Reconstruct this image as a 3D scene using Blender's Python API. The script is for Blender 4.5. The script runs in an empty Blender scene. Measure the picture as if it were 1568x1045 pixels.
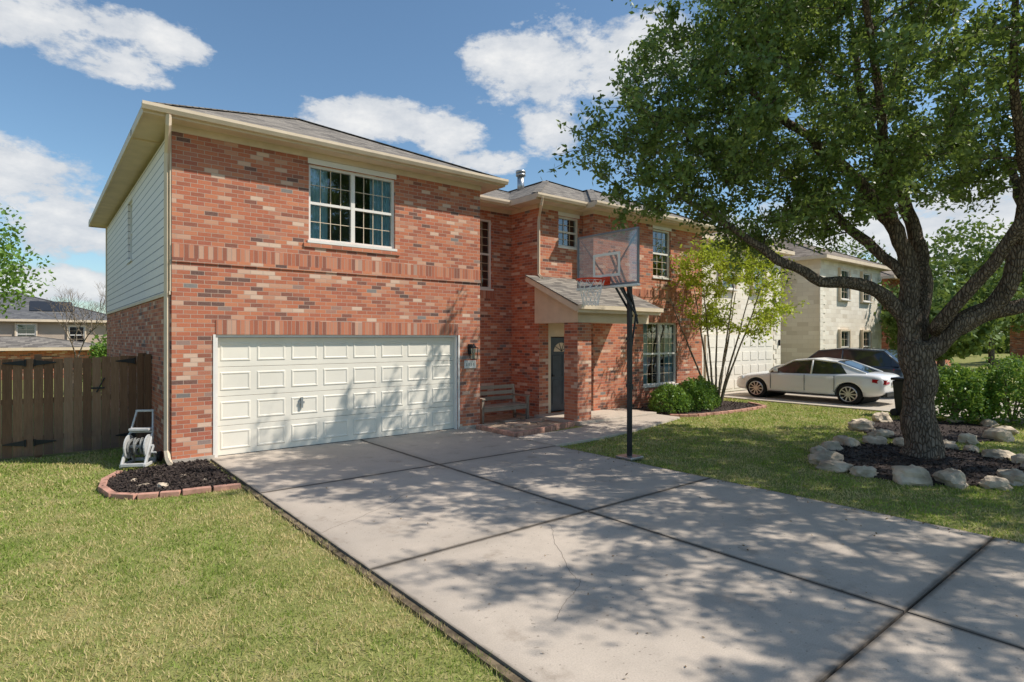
import bpy, math, random
import numpy as np
from mathutils import Vector, noise as mnoise
random.seed(7); rng=np.random.default_rng(7)
SC=bpy.context.scene
# ---------------------------------------------------------------- helpers
def W(lat,d,z=0.0):
    # diagonal frame of the front yard -> world
    return (0.6307*d+0.7760*lat, 0.7760*d-0.6307*lat, z)
def empty(name,loc=(0,0,0)):
    e=bpy.data.objects.new(name,None); e.empty_display_size=.3; e.location=loc
    SC.collection.objects.link(e); return e
class MB:
    def __init__(s): s.v=[]; s.f=[]
    def add(s,vs,fs):
        o=len(s.v); s.v+= [tuple(p) for p in vs]; s.f+=[tuple(i+o for i in f) for f in fs]; return s
    def box(s,x0,x1,y0,y1,z0,z1):
        x0,x1=sorted((x0,x1)); y0,y1=sorted((y0,y1)); z0,z1=sorted((z0,z1))
        return s.add([(x0,y0,z0),(x1,y0,z0),(x1,y1,z0),(x0,y1,z0),(x0,y0,z1),(x1,y0,z1),(x1,y1,z1),(x0,y1,z1)],
          [(0,3,2,1),(4,5,6,7),(0,1,5,4),(1,2,6,5),(2,3,7,6),(3,0,4,7)])
    def beam(s,a,b,w,h,up=(0,0,1)):
        a=Vector(a);b=Vector(b);t=(b-a).normalized();u=Vector(up)
        if abs(t.dot(u))>.98:u=Vector((1,0,0))
        r=t.cross(u).normalized()*w/2; q=r.cross(t).normalized()*h/2
        vs=[a-r-q,a+r-q,a+r+q,a-r+q,b-r-q,b+r-q,b+r+q,b-r+q]
        return s.add(vs,[(0,3,2,1),(4,5,6,7),(0,1,5,4),(1,2,6,5),(2,3,7,6),(3,0,4,7)])
    def poly(s,pts): return s.add(pts,[tuple(range(len(pts)))])
    def prism(s,pts,z0,z1):
        n=len(pts); vs=[(p[0],p[1],z0) for p in pts]+[(p[0],p[1],z1) for p in pts]
        return s.add(vs,[tuple(range(n,2*n)),tuple(reversed(range(n)))]+[(i,(i+1)%n,n+(i+1)%n,n+i) for i in range(n)])
    def tube(s,pts,rad,n=8):
        pts=[Vector(p) for p in pts]
        if not hasattr(rad,'__len__'): rad=[rad]*len(pts)
        ref=None; rings=[]
        for i,p in enumerate(pts):
            t=(pts[min(i+1,len(pts)-1)]-pts[max(i-1,0)]).normalized()
            if ref is None: ref=Vector((1,0,0)) if abs(t.x)<.8 else Vector((0,1,0))
            a=(ref-t*ref.dot(t)).normalized(); ref=a; b=t.cross(a)
            rings.append([p+(a*math.cos(2*math.pi*k/n)+b*math.sin(2*math.pi*k/n))*rad[i] for k in range(n)])
        vs=[q for r in rings for q in r]; fs=[]
        for i in range(len(rings)-1):
            for k in range(n):
                fs.append((i*n+k,i*n+(k+1)%n,(i+1)*n+(k+1)%n,(i+1)*n+k))
        fs.append(tuple(reversed(range(n)))); fs.append(tuple((len(rings)-1)*n+k for k in range(n)))
        return s.add(vs,fs)
    def obj(s,name,mat,parent=None,smooth=False,bevel=0):
        me=bpy.data.meshes.new(name); me.from_pydata(s.v,[],s.f); me.update()
        if smooth: me.polygons.foreach_set('use_smooth',[True]*len(me.polygons))
        o=bpy.data.objects.new(name,me); SC.collection.objects.link(o)
        if mat: me.materials.append(mat)
        if parent: o.parent=parent
        if bevel:
            m=o.modifiers.new('b','BEVEL'); m.width=bevel; m.segments=2; m.limit_method='ANGLE'
        return o
def quads_obj(name,C,size,mat,parent=None,aspect=.5,up=0.0):
    N=len(C); a=rng.normal(size=(N,3)); a[:,2]*=(1-up*.7); a/=np.linalg.norm(a,axis=1)[:,None]
    r=rng.normal(size=(N,3)); 
    if up: r[:,2]*=.35
    b=r-a*np.sum(a*r,axis=1)[:,None]; b/=np.linalg.norm(b,axis=1)[:,None]
    s=(np.asarray(size)*rng.uniform(.7,1.3,N))[:,None]
    V=np.stack([C-a*s,C+b*s*aspect,C+a*s,C-b*s*aspect],axis=1).reshape(-1,3)
    F=np.arange(4*N).reshape(N,4)
    me=bpy.data.meshes.new(name); me.from_pydata(V.tolist(),[],F.tolist()); me.update()
    o=bpy.data.objects.new(name,me); SC.collection.objects.link(o); me.materials.append(mat)
    if parent:o.parent=parent
    return o
# ---------------------------------------------------------------- node helper
class G:
    def __init__(s,nt): s.nt=nt; s.nt.nodes.clear()
    def n(s,t,inp=None,**pr):
        nd=s.nt.nodes.new(t)
        for k,v in pr.items(): setattr(nd,k,v)
        for k,v in (inp or {}).items():
            sk=nd.inputs[k]
            if isinstance(v,bpy.types.NodeSocket): s.nt.links.new(v,sk)
            else: sk.default_value=v
        return nd
    def m(s,op,a,b=None,c=None,clamp=False):
        i={0:a}
        if b is not None:i[1]=b
        if c is not None:i[2]=c
        nd=s.n('ShaderNodeMath',i,operation=op); nd.use_clamp=clamp; return nd.outputs[0]
    def mix(s,f,a,b,bt='MIX'):
        def c(x): return x if isinstance(x,bpy.types.NodeSocket) else (*x[:3],1)
        return s.n('ShaderNodeMix',{0:f,6:c(a),7:c(b)},data_type='RGBA',blend_type=bt).outputs[2]
    def noise(s,vec,scale,det=3,ro=.55,dist=0):
        i={'Scale':scale,'Detail':det,'Roughness':ro,'Distortion':dist}
        if vec is not None:i['Vector']=vec
        return s.n('ShaderNodeTexNoise',i).outputs[0]
    def ramp(s,f,st,interp='LINEAR'):
        nd=s.n('ShaderNodeValToRGB',{0:f}); cr=nd.color_ramp; cr.interpolation=interp
        while len(cr.elements)<len(st): cr.elements.new(.5)
        for e,(p,c) in zip(cr.elements,st):
            e.position=p; e.color=(*c,1) if hasattr(c,'__len__') else (c,c,c,1)
        return nd.outputs[0]
    def maprange(s,v,a,b,c=0,d=1): return s.n('ShaderNodeMapRange',{0:v,1:a,2:b,3:c,4:d}).outputs[0]
    def bump(s,h,st=.4,dist=.01): return s.n('ShaderNodeBump',{'Strength':st,'Distance':dist,'Height':h}).outputs[0]
    def out(s,sh): s.n('ShaderNodeOutputMaterial',{0:sh})
    def pbr(s,col,rough=.8,normal=None,spec=.3,metal=0,coat=0):
        i={'Base Color':col if isinstance(col,bpy.types.NodeSocket) else (*col[:3],1),'Roughness':rough,'Specular IOR Level':spec,'Metallic':metal,'Coat Weight':coat}
        if normal is not None:i['Normal']=normal
        return s.n('ShaderNodeBsdfPrincipled',i).outputs[0]
    def obj(s): return s.n('ShaderNodeTexCoord').outputs['Object']
def newmat(name):
    m=bpy.data.materials.new(name); m.use_nodes=True; return m,G(m.node_tree)
def plain(name,col,rough=.7,var=.12,scale=6,spec=.3,metal=0,bump=0,coat=0):
    m,g=newmat(name); o=g.obj(); nz=g.noise(o,scale,4)
    c2=tuple(max(0,c*(1-var*2)) for c in col); c1=tuple(min(1,c*(1+var)) for c in col)
    col_=g.ramp(nz,[(.3,c2),(.65,c1)])
    nm=g.bump(g.noise(o,scale*15,2),bump,.01) if bump else None
    g.out(g.pbr(col_,rough,nm,spec,metal,coat)); return m
def uv_wall(g):
    sep=g.n('ShaderNodeSeparateXYZ',{0:g.obj()})
    nn=g.n('ShaderNodeSeparateXYZ',{0:g.n('ShaderNodeNewGeometry').outputs['Normal']})
    sel=g.m('GREATER_THAN',g.m('ABSOLUTE',nn.outputs[0]),g.m('ABSOLUTE',nn.outputs[1]))
    u=g.m('ADD',g.m('MULTIPLY',sep.outputs[0],g.m('SUBTRACT',1,sel)),g.m('MULTIPLY',sep.outputs[1],sel))
    return u,sep.outputs[2],sel
def brick_mat(name,stops,mortar,w=.21,h=.073,soldier=False,mw=.045,mh=.13,cl=.5,stain=.12,rough=.9,wx=.20):
    m,g=newmat(name); u,v,sel=uv_wall(g)
    if soldier: w,h,mw,mh=.073,9.0,.13,.0
    row=g.m('FLOOR',g.m('DIVIDE',v,h))
    off=g.m('MULTIPLY',g.m('MODULO',row,2),.5) if not soldier else 0.0
    uu=g.m('ADD',g.m('ADD',g.m('DIVIDE',u,w),off),400)
    col=g.m('FLOOR',uu); fu=g.m('FRACT',uu); fv=g.m('FRACT',g.m('DIVIDE',g.m('ADD',v,h*50),h))
    idv=g.n('ShaderNodeCombineXYZ',{0:col,1:row,2:sel}).outputs[0]
    wn=g.n('ShaderNodeTexWhiteNoise',{0:idv},noise_dimensions='3D')
    cv=g.n('ShaderNodeCombineXYZ',{0:g.m('MULTIPLY',col,.30),1:g.m('MULTIPLY',row,.9),2:sel}).outputs[0]
    cn=g.noise(cv,1.0,1,.5)
    t=g.m('ADD',g.m('MULTIPLY',wn.outputs[0],1-cl),g.m('MULTIPLY',g.maprange(cn,.3,.7),cl))
    c=g.ramp(t,stops,'LINEAR')
    o=g.obj(); fine=g.noise(o,45,4,.7)
    c=g.mix(g.maprange(fine,.35,.7,0,wx),c,mortar)      # weathered faces
    mm=g.m('MAXIMUM',g.m('LESS_THAN',fu,mw),g.m('LESS_THAN',fv,mh)) if mh>0 else g.m('LESS_THAN',fu,mw)
    c=g.mix(mm,c,mortar)
    big=g.noise(o,.7,3); c=g.mix(g.maprange(big,.4,.7,0,stain),c,(.12,.09,.07))
    ht=g.m('ADD',g.m('MULTIPLY',g.m('SUBTRACT',1,mm),1),g.m('MULTIPLY',fine,.5))
    g.out(g.pbr(c,rough,g.bump(ht,.6,.008),.2)); return m
# ---------------------------------------------------------------- materials
redst=[(0,(.10,.065,.06)),(.17,(.17,.08,.065)),(.27,(.36,.11,.065)),(.42,(.52,.15,.075)),(.54,(.61,.22,.11)),(.62,(.42,.11,.065)),(.69,(.60,.29,.18)),(.76,(.72,.51,.38)),(.83,(.54,.19,.10)),(.92,(.24,.22,.205)),(1,(.17,.155,.145))]
sst=[(0,(.22,.09,.065)),(.25,(.38,.12,.07)),(.5,(.52,.165,.085)),(.8,(.58,.24,.14)),(.93,(.62,.36,.25)),(1,(.28,.22,.20))]
M_brick=brick_mat('red_brick',redst,(.50,.37,.29))
M_sold=brick_mat('soldier_brick',sst,(.42,.30,.24),soldier=True,cl=.1)
wst=[(0,(.62,.54,.43)),(.4,(.78,.70,.58)),(.7,(.86,.79,.67)),(1,(.70,.61,.48))]
M_stone=brick_mat('cream_limestone_block',wst,(.70,.62,.52),w=.5,h=.2,mw=.03,mh=.06,cl=.2,stain=.04)
M_trim=plain('cream_trim_paint',(.70,.57,.42),.55,.05,3)
M_white=plain('white_vinyl',(.80,.76,.70),.45,.03,3)
M_door=plain('garage_door_paint',(.82,.76,.65),.5,.03,1.5)
M_soff=plain('soffit_paint',(.74,.61,.47),.7,.05,3)
M_black=plain('black_metal',(.02,.02,.022),.4,.2,8)
M_navy=plain('charcoal_door_paint',(.05,.06,.075),.35,.1,4)
M_steel=plain('galvanised_steel',(.45,.45,.45),.35,.1,8,metal=.8)
def shingle(name,a,b,c):
    m,g=newmat(name); u,v,sel=uv_wall(g); h=.055
    row=g.m('FLOOR',g.m('DIVIDE',v,h)); uu=g.m('ADD',g.m('DIVIDE',u,.28),g.m('MULTIPLY',row,.37))
    fv=g.m('FRACT',g.m('DIVIDE',v,h))
    wn=g.n('ShaderNodeTexWhiteNoise',{0:g.n('ShaderNodeCombineXYZ',{0:g.m('FLOOR',uu),1:row,2:sel}).outputs[0]},noise_dimensions='3D').outputs[0]
    col=g.ramp(wn,[(0,a),(.5,b),(1,c)])
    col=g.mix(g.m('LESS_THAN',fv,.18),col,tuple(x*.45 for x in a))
    col=g.mix(g.maprange(g.noise(g.obj(),60,3),.35,.7,0,.4),col,tuple(x*.6 for x in a))
    g.out(g.pbr(col,.95,g.bump(g.m('ADD',fv,wn),.5,.01),.15)); return m
M_shing=shingle('asphalt_shingles',(.15,.135,.12),(.26,.23,.20),(.36,.32,.27))
M_shing2=shingle('brown_shingles',(.18,.145,.115),(.29,.24,.195),(.37,.31,.25))
def siding():
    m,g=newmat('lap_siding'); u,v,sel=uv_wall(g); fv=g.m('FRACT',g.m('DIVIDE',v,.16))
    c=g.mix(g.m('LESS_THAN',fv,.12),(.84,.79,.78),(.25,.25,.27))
    c=g.mix(g.maprange(g.noise(g.obj(),1.5,3),.4,.8,0,.15),c,(.5,.5,.5))
    g.out(g.pbr(c,.6,g.bump(fv,.7,.02),.3)); return m
M_siding=siding()
def glass():
    m,g=newmat('window_glass')
    t=g.n('ShaderNodeBsdfTransparent',{0:(.75,.82,.82,1)}).outputs[0]
    r=g.n('ShaderNodeBsdfGlossy',{0:(.9,.95,1,1),1:.02}).outputs[0]
    lw=g.n('ShaderNodeFresnel',{0:1.6}).outputs[0]
    f=g.m('ADD',lw,.08,clamp=True)
    g.out(g.n('ShaderNodeMixShader',{0:f,1:t,2:r}).outputs[0]); return m
M_glass=glass()
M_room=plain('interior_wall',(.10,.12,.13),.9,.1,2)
M_curt=plain('curtain_fabric',(.50,.72,.80),.9,.1,4)
def concrete(name,base,dark,joints=None):
    m,g=newmat(name); o=g.obj()
    a=g.noise(o,.55,5,.6); b=g.noise(o,5,4,.65); c=g.noise(o,90,2,.7)
    col=g.mix(g.maprange(a,.35,.65,0,.85),base,dark)
    col=g.mix(g.maprange(b,.45,.75,0,.40),col,tuple(x*.70 for x in base))
    col=g.mix(g.maprange(c,.4,.75,0,.45),col,tuple(x*.5 for x in base))
    d=g.noise(o,2.2,5,.7); col=g.mix(g.maprange(d,.58,.72,0,.42),col,(.22,.165,.12))
    v=g.noise(o,28,1,.5); col=g.mix(g.maprange(v,.70,.76,0,.5),col,(.12,.10,.08))
    if joints:   # dirt collecting along the tooled joints and slab edges
        s=g.n('ShaderNodeSeparateXYZ',{0:o}); dm=None
        for ax,ps in joints:
            for p in ps:
                q=g.m('ABSOLUTE',g.m('SUBTRACT',s.outputs[ax],p)); dm=q if dm is None else g.m('MINIMUM',dm,q)
        dm=g.m('ADD',dm,g.m('MULTIPLY',g.m('SUBTRACT',b,.5),.05))
        col=g.mix(g.maprange(dm,.018,.05,.85,0),col,(.085,.07,.055))
        col=g.mix(g.maprange(dm,.03,.22,.28,0),col,(.20,.17,.14))
    g.out(g.pbr(col,.88,g.bump(g.m('ADD',c,b),.3,.006),.25)); return m
M_conc=concrete('driveway_concrete',(.58,.49,.40),(.43,.37,.31),[(0,(2.28,5.06,7.68)),(1,(1.55,4.82,8.1))])
M_conc2=concrete('neighbour_concrete',(.58,.50,.41),(.46,.40,.33))
M_walk=concrete('walkway_concrete',(.60,.51,.42),(.48,.41,.34))
M_dark=plain('joint_dirt',(.035,.03,.025),.95,.3,12)
M_soil=plain('edge_soil',(.16,.12,.075),.95,.4,9,bump=.5)
M_flag=plain('flagstone',(.50,.38,.28),.9,.25,3,bump=.3)
M_rock=plain('limestone_rock',(.58,.47,.35),.95,.26,3.0,bump=.8)
M_asph=plain('asphalt',(.055,.055,.055),.9,.2,10,bump=.3)
def island(name,stops,rough=.6,trans=0.0,nscale=.9,dry=None,spec=.25,dryr=(.55,.75),dsc=1.3,damt=.85,worn=False):
    m,g=newmat(name); r=g.n('ShaderNodeNewGeometry').outputs['Random Per Island']
    o=g.obj(); nz=g.noise(o,nscale,3,.6)
    t=g.m('ADD',g.m('MULTIPLY',r,.6),g.m('MULTIPLY',g.maprange(nz,.3,.7),.4))
    c=g.ramp(t,stops)
    if dry:
        dn=g.m('ADD',g.noise(o,dsc,4,.72),g.m('MULTIPLY',g.m('SUBTRACT',r,.5),.26))
        if worn:
            s=g.n('ShaderNodeSeparateXYZ',{0:o}); x,y=s.outputs[0],s.outputs[1]
            e1=g.m('MULTIPLY',g.maprange(x,1.3,2.3,0,.13),g.m('LESS_THAN',x,2.4))
            dx=g.m('ADD',x,.1); dy=g.m('SUBTRACT',y,4.6); rr=g.m('SQRT',g.m('MULTIPLY_ADD',dx,dx,g.m('MULTIPLY',dy,dy)))
            dn=g.m('ADD',dn,g.m('ADD',e1,g.maprange(rr,.3,1.9,.14,0)))
        c=g.mix(g.maprange(dn,dryr[0],dryr[1],0,damt),c,dry)
    p=g.pbr(c,rough,None,spec)
    if trans:
        tr=g.n('ShaderNodeBsdfTranslucent',{0:g.mix(.5,c,(.42,.54,.08))}).outputs[0]
        p=g.n('ShaderNodeMixShader',{0:trans,1:p,2:tr}).outputs[0]
    g.out(p); return m
M_grass=island('grass_blades',[(0,(.13,.20,.03)),(.5,(.28,.37,.07)),(1,(.45,.50,.15))],.6,.35,.7,(.70,.54,.29),dryr=(.45,.62),dsc=1.15,damt=.9,worn=True)
M_oak=island('oak_leaves',[(0,(.05,.09,.024)),(.45,(.12,.19,.05)),(.8,(.21,.295,.08)),(1,(.36,.43,.15))],.42,.38,.8,spec=.5)
M_lime=island('crape_myrtle_leaves',[(0,(.24,.32,.02)),(.5,(.46,.52,.03)),(1,(.64,.60,.06))],.5,.45,1)
M_shrub=island('shrub_leaves',[(0,(.05,.12,.02)),(.5,(.13,.25,.035)),(1,(.26,.40,.06))],.45,.3,2,spec=.4)
M_far=island('distant_foliage',[(0,(.06,.10,.025)),(.5,(.115,.175,.045)),(1,(.20,.28,.075))],.7,.2,.4)
M_mulch=island('mulch_chips',[(0,(.022,.016,.014)),(.6,(.055,.04,.034)),(1,(.12,.095,.075))],.95,0,3)
def bark(name,a,b,sc=9):
    m,g=newmat(name); o=g.obj()
    mp=g.n('ShaderNodeMapping',{0:o,3:(1,1,.30)}).outputs[0]
    nz=g.noise(mp,sc,5,.7,.6); vr=g.n('ShaderNodeTexVoronoi',{'Vector':mp,'Scale':sc*2.6},feature='DISTANCE_TO_EDGE').outputs[0]
    c=g.ramp(nz,[(.3,a),(.7,b)]); c=g.mix(g.maprange(vr,0,.14,.75,0),c,tuple(x*.3 for x in a))
    g.out(g.pbr(c,.95,g.bump(g.m('ADD',g.m('MULTIPLY',g.m('MINIMUM',vr,.2),4),nz),1.0,.035),.1)); return m
M_bark=bark('oak_bark',(.14,.105,.078),(.34,.27,.205))
M_bark2=bark('smooth_bark',(.26,.20,.14),(.46,.37,.28),6)
def wood(name,st,nsc=3):
    m,g=newmat(name); r=g.n('ShaderNodeNewGeometry').outputs['Random Per Island']; o=g.obj()
    mp=g.n('ShaderNodeMapping',{0:o,3:(14,14,1.2)}).outputs[0]
    nz=g.noise(mp,nsc,5,.65,.8)
    c=g.ramp(g.m('ADD',g.m('MULTIPLY',r,.45),g.m('MULTIPLY',nz,.55)),st)
    lo=g.n('ShaderNodeSeparateXYZ',{0:o}).outputs[2]
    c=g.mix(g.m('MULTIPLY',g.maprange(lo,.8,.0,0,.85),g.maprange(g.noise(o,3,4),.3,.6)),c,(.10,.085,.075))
    g.out(g.pbr(c,.9,g.bump(nz,.4,.006),.15)); return m
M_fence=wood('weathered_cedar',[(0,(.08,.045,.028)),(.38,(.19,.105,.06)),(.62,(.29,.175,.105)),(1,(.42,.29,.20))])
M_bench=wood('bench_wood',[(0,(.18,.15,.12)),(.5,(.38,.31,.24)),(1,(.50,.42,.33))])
def ground():
    m,g=newmat('soil_and_grass'); o=g.obj()
    c=g.ramp(g.noise(o,2.5,5,.7),[(.3,(.16,.19,.05)),(.5,(.26,.27,.085)),(.7,(.42,.34,.17))])
    c=g.mix(g.maprange(g.noise(o,30,3,.7),.4,.7,0,.5),c,(.13,.13,.05))
    g.out(g.pbr(c,.95,g.bump(g.noise(o,50,3),.6,.03),.1)); return m
M_ground=ground()
# ---------------------------------------------------------------- ground, paving
MB().poly([(-1500,-1500,0),(1500,-1500,0),(1500,1500,0),(-1500,1500,0)]).obj('ground',M_ground)
DX0,DX1,DXC=2.30,7.66,5.06
dv=empty('driveway'); b=MB(); gp=.011
xs=[DX0,DXC,DX1]; ys=[-5.2,-2.0,1.55,4.82,8.1,11.2]
for i in range(2):
    for j in range(5):
        x0=xs[i]+(gp if i else 0); x1=xs[i+1]-(gp if i==0 else 0)
        b.box(x0,x1,ys[j]+gp,ys[j+1]-gp,-.05,.045)
b.obj('slabs',M_conc,dv)
MB().box(DX0+.02,DX1-.02,-5.1,11.0,-.04,.022).obj('joint_filler',M_dark,dv)
MB().box(DX0-.07,DX0-.001,-5.1,8.7,-.02,.026).box(DX1+.001,DX1+.06,-5.1,8.1,-.02,.026).obj('edge_soil',M_soil,dv)
cr=MB()
def crack(p,q,w=.007,j=.09,n=26):
    pts=[]
    for i in range(n+1):
        t=i/n; x=p[0]+(q[0]-p[0])*t; y=p[1]+(q[1]-p[1])*t
        k=mnoise.noise(Vector((x*1.7+3,y*1.7,p[0])))*j*1.6+random.uniform(-1,1)*j*.10
        dx,dy=q[0]-p[0],q[1]-p[1]; l=math.hypot(dx,dy); pts.append((x-dy/l*k,y+dx/l*k))
    for a,c in zip(pts,pts[1:]):
        dx,dy=c[0]-a[0],c[1]-a[1]; l=math.hypot(dx,dy) or 1; ox,oy=-dy/l*w/2,dx/l*w/2
        cr.add([(a[0]-ox,a[1]-oy,.0465),(c[0]-ox,c[1]-oy,.0465),(c[0]+ox,c[1]+oy,.0465),(a[0]+ox,a[1]+oy,.0465)],[(0,1,2,3)])
crack((2.32,6.05),(4.2,7.0),.0045); crack((3.6,3.5),(4.3,4.8),.003); crack((2.9,3.1),(3.6,3.5),.003)
cr.obj('cracks',plain('hairline_crack',(.14,.11,.09),.95,.2,12),dv)
wk=empty('front_walkway')
MB().prism([(7.69,8.15),(9.0,8.2),(10.4,8.4),(12.9,9.0),(12.9,9.72),(9.98,9.72),(9.98,9.42),(7.69,9.30)],-.03,.05).obj('path_slab',M_walk,wk,bevel=.006)
MB().box(9.98,12.9,9.73,11.38,-.03,.10).obj('porch_slab',M_walk,wk,bevel=.008)
nd=empty('neighbour_driveway')
for k,(a,c) in enumerate([(-5.2,-.5),(-.49,3.9),(3.91,8.0),(8.01,12.0)]):
    MB().box(18.5,21.3,a,c,-.03,.04).box(21.32,24.4,a,c,-.03,.04).obj('slab_%d'%(k+1),M_conc2,nd)
rd=empty('street')
MB().box(-120,160,-14.5,-6.6,-.12,.006).obj('asphalt_surface',M_asph,rd)
MB().box(-120,160,-6.58,-6.4,-.1,.13).box(-120,160,-14.7,-14.52,-.1,.13).obj('kerb',M_walk,rd)
MB().box(-120,160,-5.21,-6.37,-.05,.05).obj('sidewalk',M_walk)
# ---------------------------------------------------------------- house
HS=empty('brick_house')
class Wl:
    """wall builder: axis 'x' -> plane Y=c ; 'y' -> plane X=c ; out = sign of outward normal"""
    def __init__(s,axis,c,out): s.a=axis;s.c=c;s.o=out
    def p(s,u,w,z): # w inward depth
        k=s.c-s.o*w
        return (u,k,z) if s.a=='x' else (k,u,z)
    def box(s,mb,u0,u1,w0,w1,z0,z1):
        a=s.p(u0,w0,z0); c=s.p(u1,w1,z1); mb.box(a[0],c[0],a[1],c[1],a[2],c[2])
    def wall(s,mb,u0,u1,z0,z1,ops=(),rev=.12):
        us=sorted({u0,u1,*[q for o in ops for q in o[:2]]}); zs=sorted({z0,z1,*[q for o in ops for q in o[2:4]]})
        for i in range(len(us)-1):
            for j in range(len(zs)-1):
                cu=(us[i]+us[i+1])/2; cz=(zs[j]+zs[j+1])/2
                if any(o[0]<cu<o[1] and o[2]<cz<o[3] for o in ops): continue
                q=[s.p(us[i],0,zs[j]),s.p(us[i+1],0,zs[j]),s.p(us[i+1],0,zs[j+1]),s.p(us[i],0,zs[j+1])]
                if (s.a=='x' and s.o>0) or (s.a=='y' and s.o<0): q.reverse()
                mb.add(q,[(0,1,2,3)])
        for o in ops:
            for e in ((o[0],o[2],o[1],o[2]),(o[1],o[2],o[1],o[3]),(o[1],o[3],o[0],o[3]),(o[0],o[3],o[0],o[2])):
                mb.add([s.p(e[0],0,e[1]),s.p(e[2],0,e[3]),s.p(e[2],rev,e[3]),s.p(e[0],rev,e[1])],[(0,1,2,3)])
    def window(s,u0,u1,z0,z1,par,units=1,cols=2,rows=2,curtain=False,name='window',room=True,head=0):
        fr=MB(); F=.05; mu=MB()
        s.box(fr,u0,u1,.05,.13,z0,z0+F); s.box(fr,u0,u1,.05,.13,z1-F,z1)
        s.box(fr,u0,u0+F,.05,.13,z0+F,z1-F); s.box(fr,u1-F,u1,.05,.13,z0+F,z1-F)
        s.box(fr,u0-.03,u1+.03,-.035,.05,z0-.05,z0-.002)
        if head: s.box(fr,u0-.02,u1+.02,-.018,-.002,z1+.002,z1+head)
        uw=(u1-u0)/units
        for k in range(1,units): s.box(fr,u0+k*uw-.04,u0+k*uw+.04,.052,.128,z0+F,z1-F)
        zm=(z0+z1)/2
        for k in range(units):
            a=u0+k*uw+(F if k==0 else .04); c=u0+(k+1)*uw-(F if k==units-1 else .04)
            s.box(fr,a,c,.06,.115,zm-.025,zm+.025)
            for q in range(1,cols):
                x=a+(c-a)*q/cols; s.box(mu,x-.006,x+.006,.088,.1,z0+F,zm-.025); s.box(mu,x-.006,x+.006,.078,.090,zm+.025,z1-F)
            for (lo,hi,w) in ((z0+F,zm-.025,.089),(zm+.025,z1-F,.079)):
                for q in range(1,rows):
                    z=lo+(hi-lo)*q/rows; s.box(mu,a,c,w,w+.012,z-.006,z+.006)
        fr.obj(name+'_frame',M_white,par); mu.obj(name+'_muntins',M_trim,par)
        gl=MB(); gl.add([s.p(u0+F,.105,z0+F),s.p(u1-F,.105,z0+F),s.p(u1-F,.105,z1-F),s.p(u0+F,.105,z1-F)],[(0,1,2,3)]); gl.obj(name+'_glass',M_glass,par)
        if room:
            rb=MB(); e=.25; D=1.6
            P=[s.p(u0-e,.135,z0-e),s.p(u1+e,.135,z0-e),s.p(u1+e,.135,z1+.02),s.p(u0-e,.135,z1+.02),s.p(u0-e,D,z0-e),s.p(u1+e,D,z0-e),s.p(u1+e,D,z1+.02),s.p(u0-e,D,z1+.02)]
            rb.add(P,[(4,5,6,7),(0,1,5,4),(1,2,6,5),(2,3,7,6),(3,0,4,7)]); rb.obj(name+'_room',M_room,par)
        if curtain:
            cb=MB()
            for (a,c) in ((u0+.0,u0+(u1-u0)*.24),(u1-(u1-u0)*.27,u1)):
                n=36
                for i in range(n):
                    t0,t1=i/n,(i+1)/n; d0=.17+.025*math.sin(t0*34); d1=.17+.025*math.sin(t1*34)
                    cb.add([s.p(a+(c-a)*t0,d0,z0-.1),s.p(a+(c-a)*t1,d1,z0-.1),s.p(a+(c-a)*t1,d1,z1-.02),s.p(a+(c-a)*t0,d0,z1-.02)],[(0,1,2,3)])
            cb.obj(name+'_curtains',M_curt,par)
WT=5.5
wf=Wl('x',10.95,-1); wl=Wl('y',1.725,-1); wr=Wl('y',7.95,1); wc=Wl('x',12.54,-1); wb=Wl('y',10.17,-1)
wbf=Wl('x',11.4,-1); wst_=Wl('y',11.8,-1); wrf=Wl('x',11.0,-1); wrs=Wl('y',16.98,1); wbk=Wl('x',22.2,1)
br=MB()
wf.wall(br,1.725,7.95,0,WT,[(2.38,7.34,0,2.15),(3.98,5.78,3.93,5.37)])
wl.wall(br,10.95,22.2,0,2.85)
wr.wall(br,10.95,12.54,0,WT)
wc.wall(br,7.95,10.17,0,WT,[(8.72,9.50,3.40,5.25)])
wb.wall(br,11.4,12.54,0,WT)
wbf.wall(br,10.17,11.8,0,WT,[(10.50,11.55,.1,2.5),(10.87,11.64,4.55,5.37)])
wst_.wall(br,11.0,11.4,0,WT)
wrf.wall(br,11.8,16.98,0,WT,[(13.94,15.62,.66,2.55),(14.4,15.28,3.93,5.38)])
wrs.wall(br,11.0,22.2,0,WT); wbk.wall(br,1.725,16.98,0,WT)
br.obj('brick_walls',M_brick,HS)
sd=MB(); Wl('y',1.715,-1).wall(sd,11.15,22.2,2.86,WT,[(15.9,16.75,3.9,5.3)])
sd.obj('side_siding',M_siding,HS)
tr=MB()
Wl('y',1.70,-1).box(tr,10.96,11.14,0,.024,2.86,WT)
tr.box(1.69,1.712,10.96,22.2,2.80,2.86)
tr.box(1.69,1.72,22.05,22.2,2.87,WT)
# frieze boards
for a in (( 'x',10.95,-1,1.70,7.97),('x',12.54,-1,7.97,10.15),('x',11.4,-1,10.15,11.78),('x',11.0,-1,11.78,17.0)):
    Wl(a[0],a[1],a[2]).box(tr,a[3],a[4],-.022,.0,5.475,5.60)
Wl('y',10.17,-1).box(tr,11.42,12.51,-.022,0,5.475,5.6); Wl('y',11.8,-1).box(tr,11.0,11.37,-.022,0,5.476,5.6); Wl('y',16.98,1).box(tr,11,22,-.022,0,5.47,5.6)
tr.obj('frieze_and_corner_trim',M_trim,HS)
so=MB()
wf.box(so,2.38,7.34,-.012,-.002,2.15,2.40); wf.box(so,1.727,7.948,-.012,-.002,3.42,3.64)
wrf.box(so,13.85,15.71,-.012,-.002,2.552,2.77); wrf.box(so,11.81,16.97,-.012,-.002,3.30,3.52)
wc.box(so,8.6,9.6,-.012,-.002,3.14,3.36)
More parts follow.
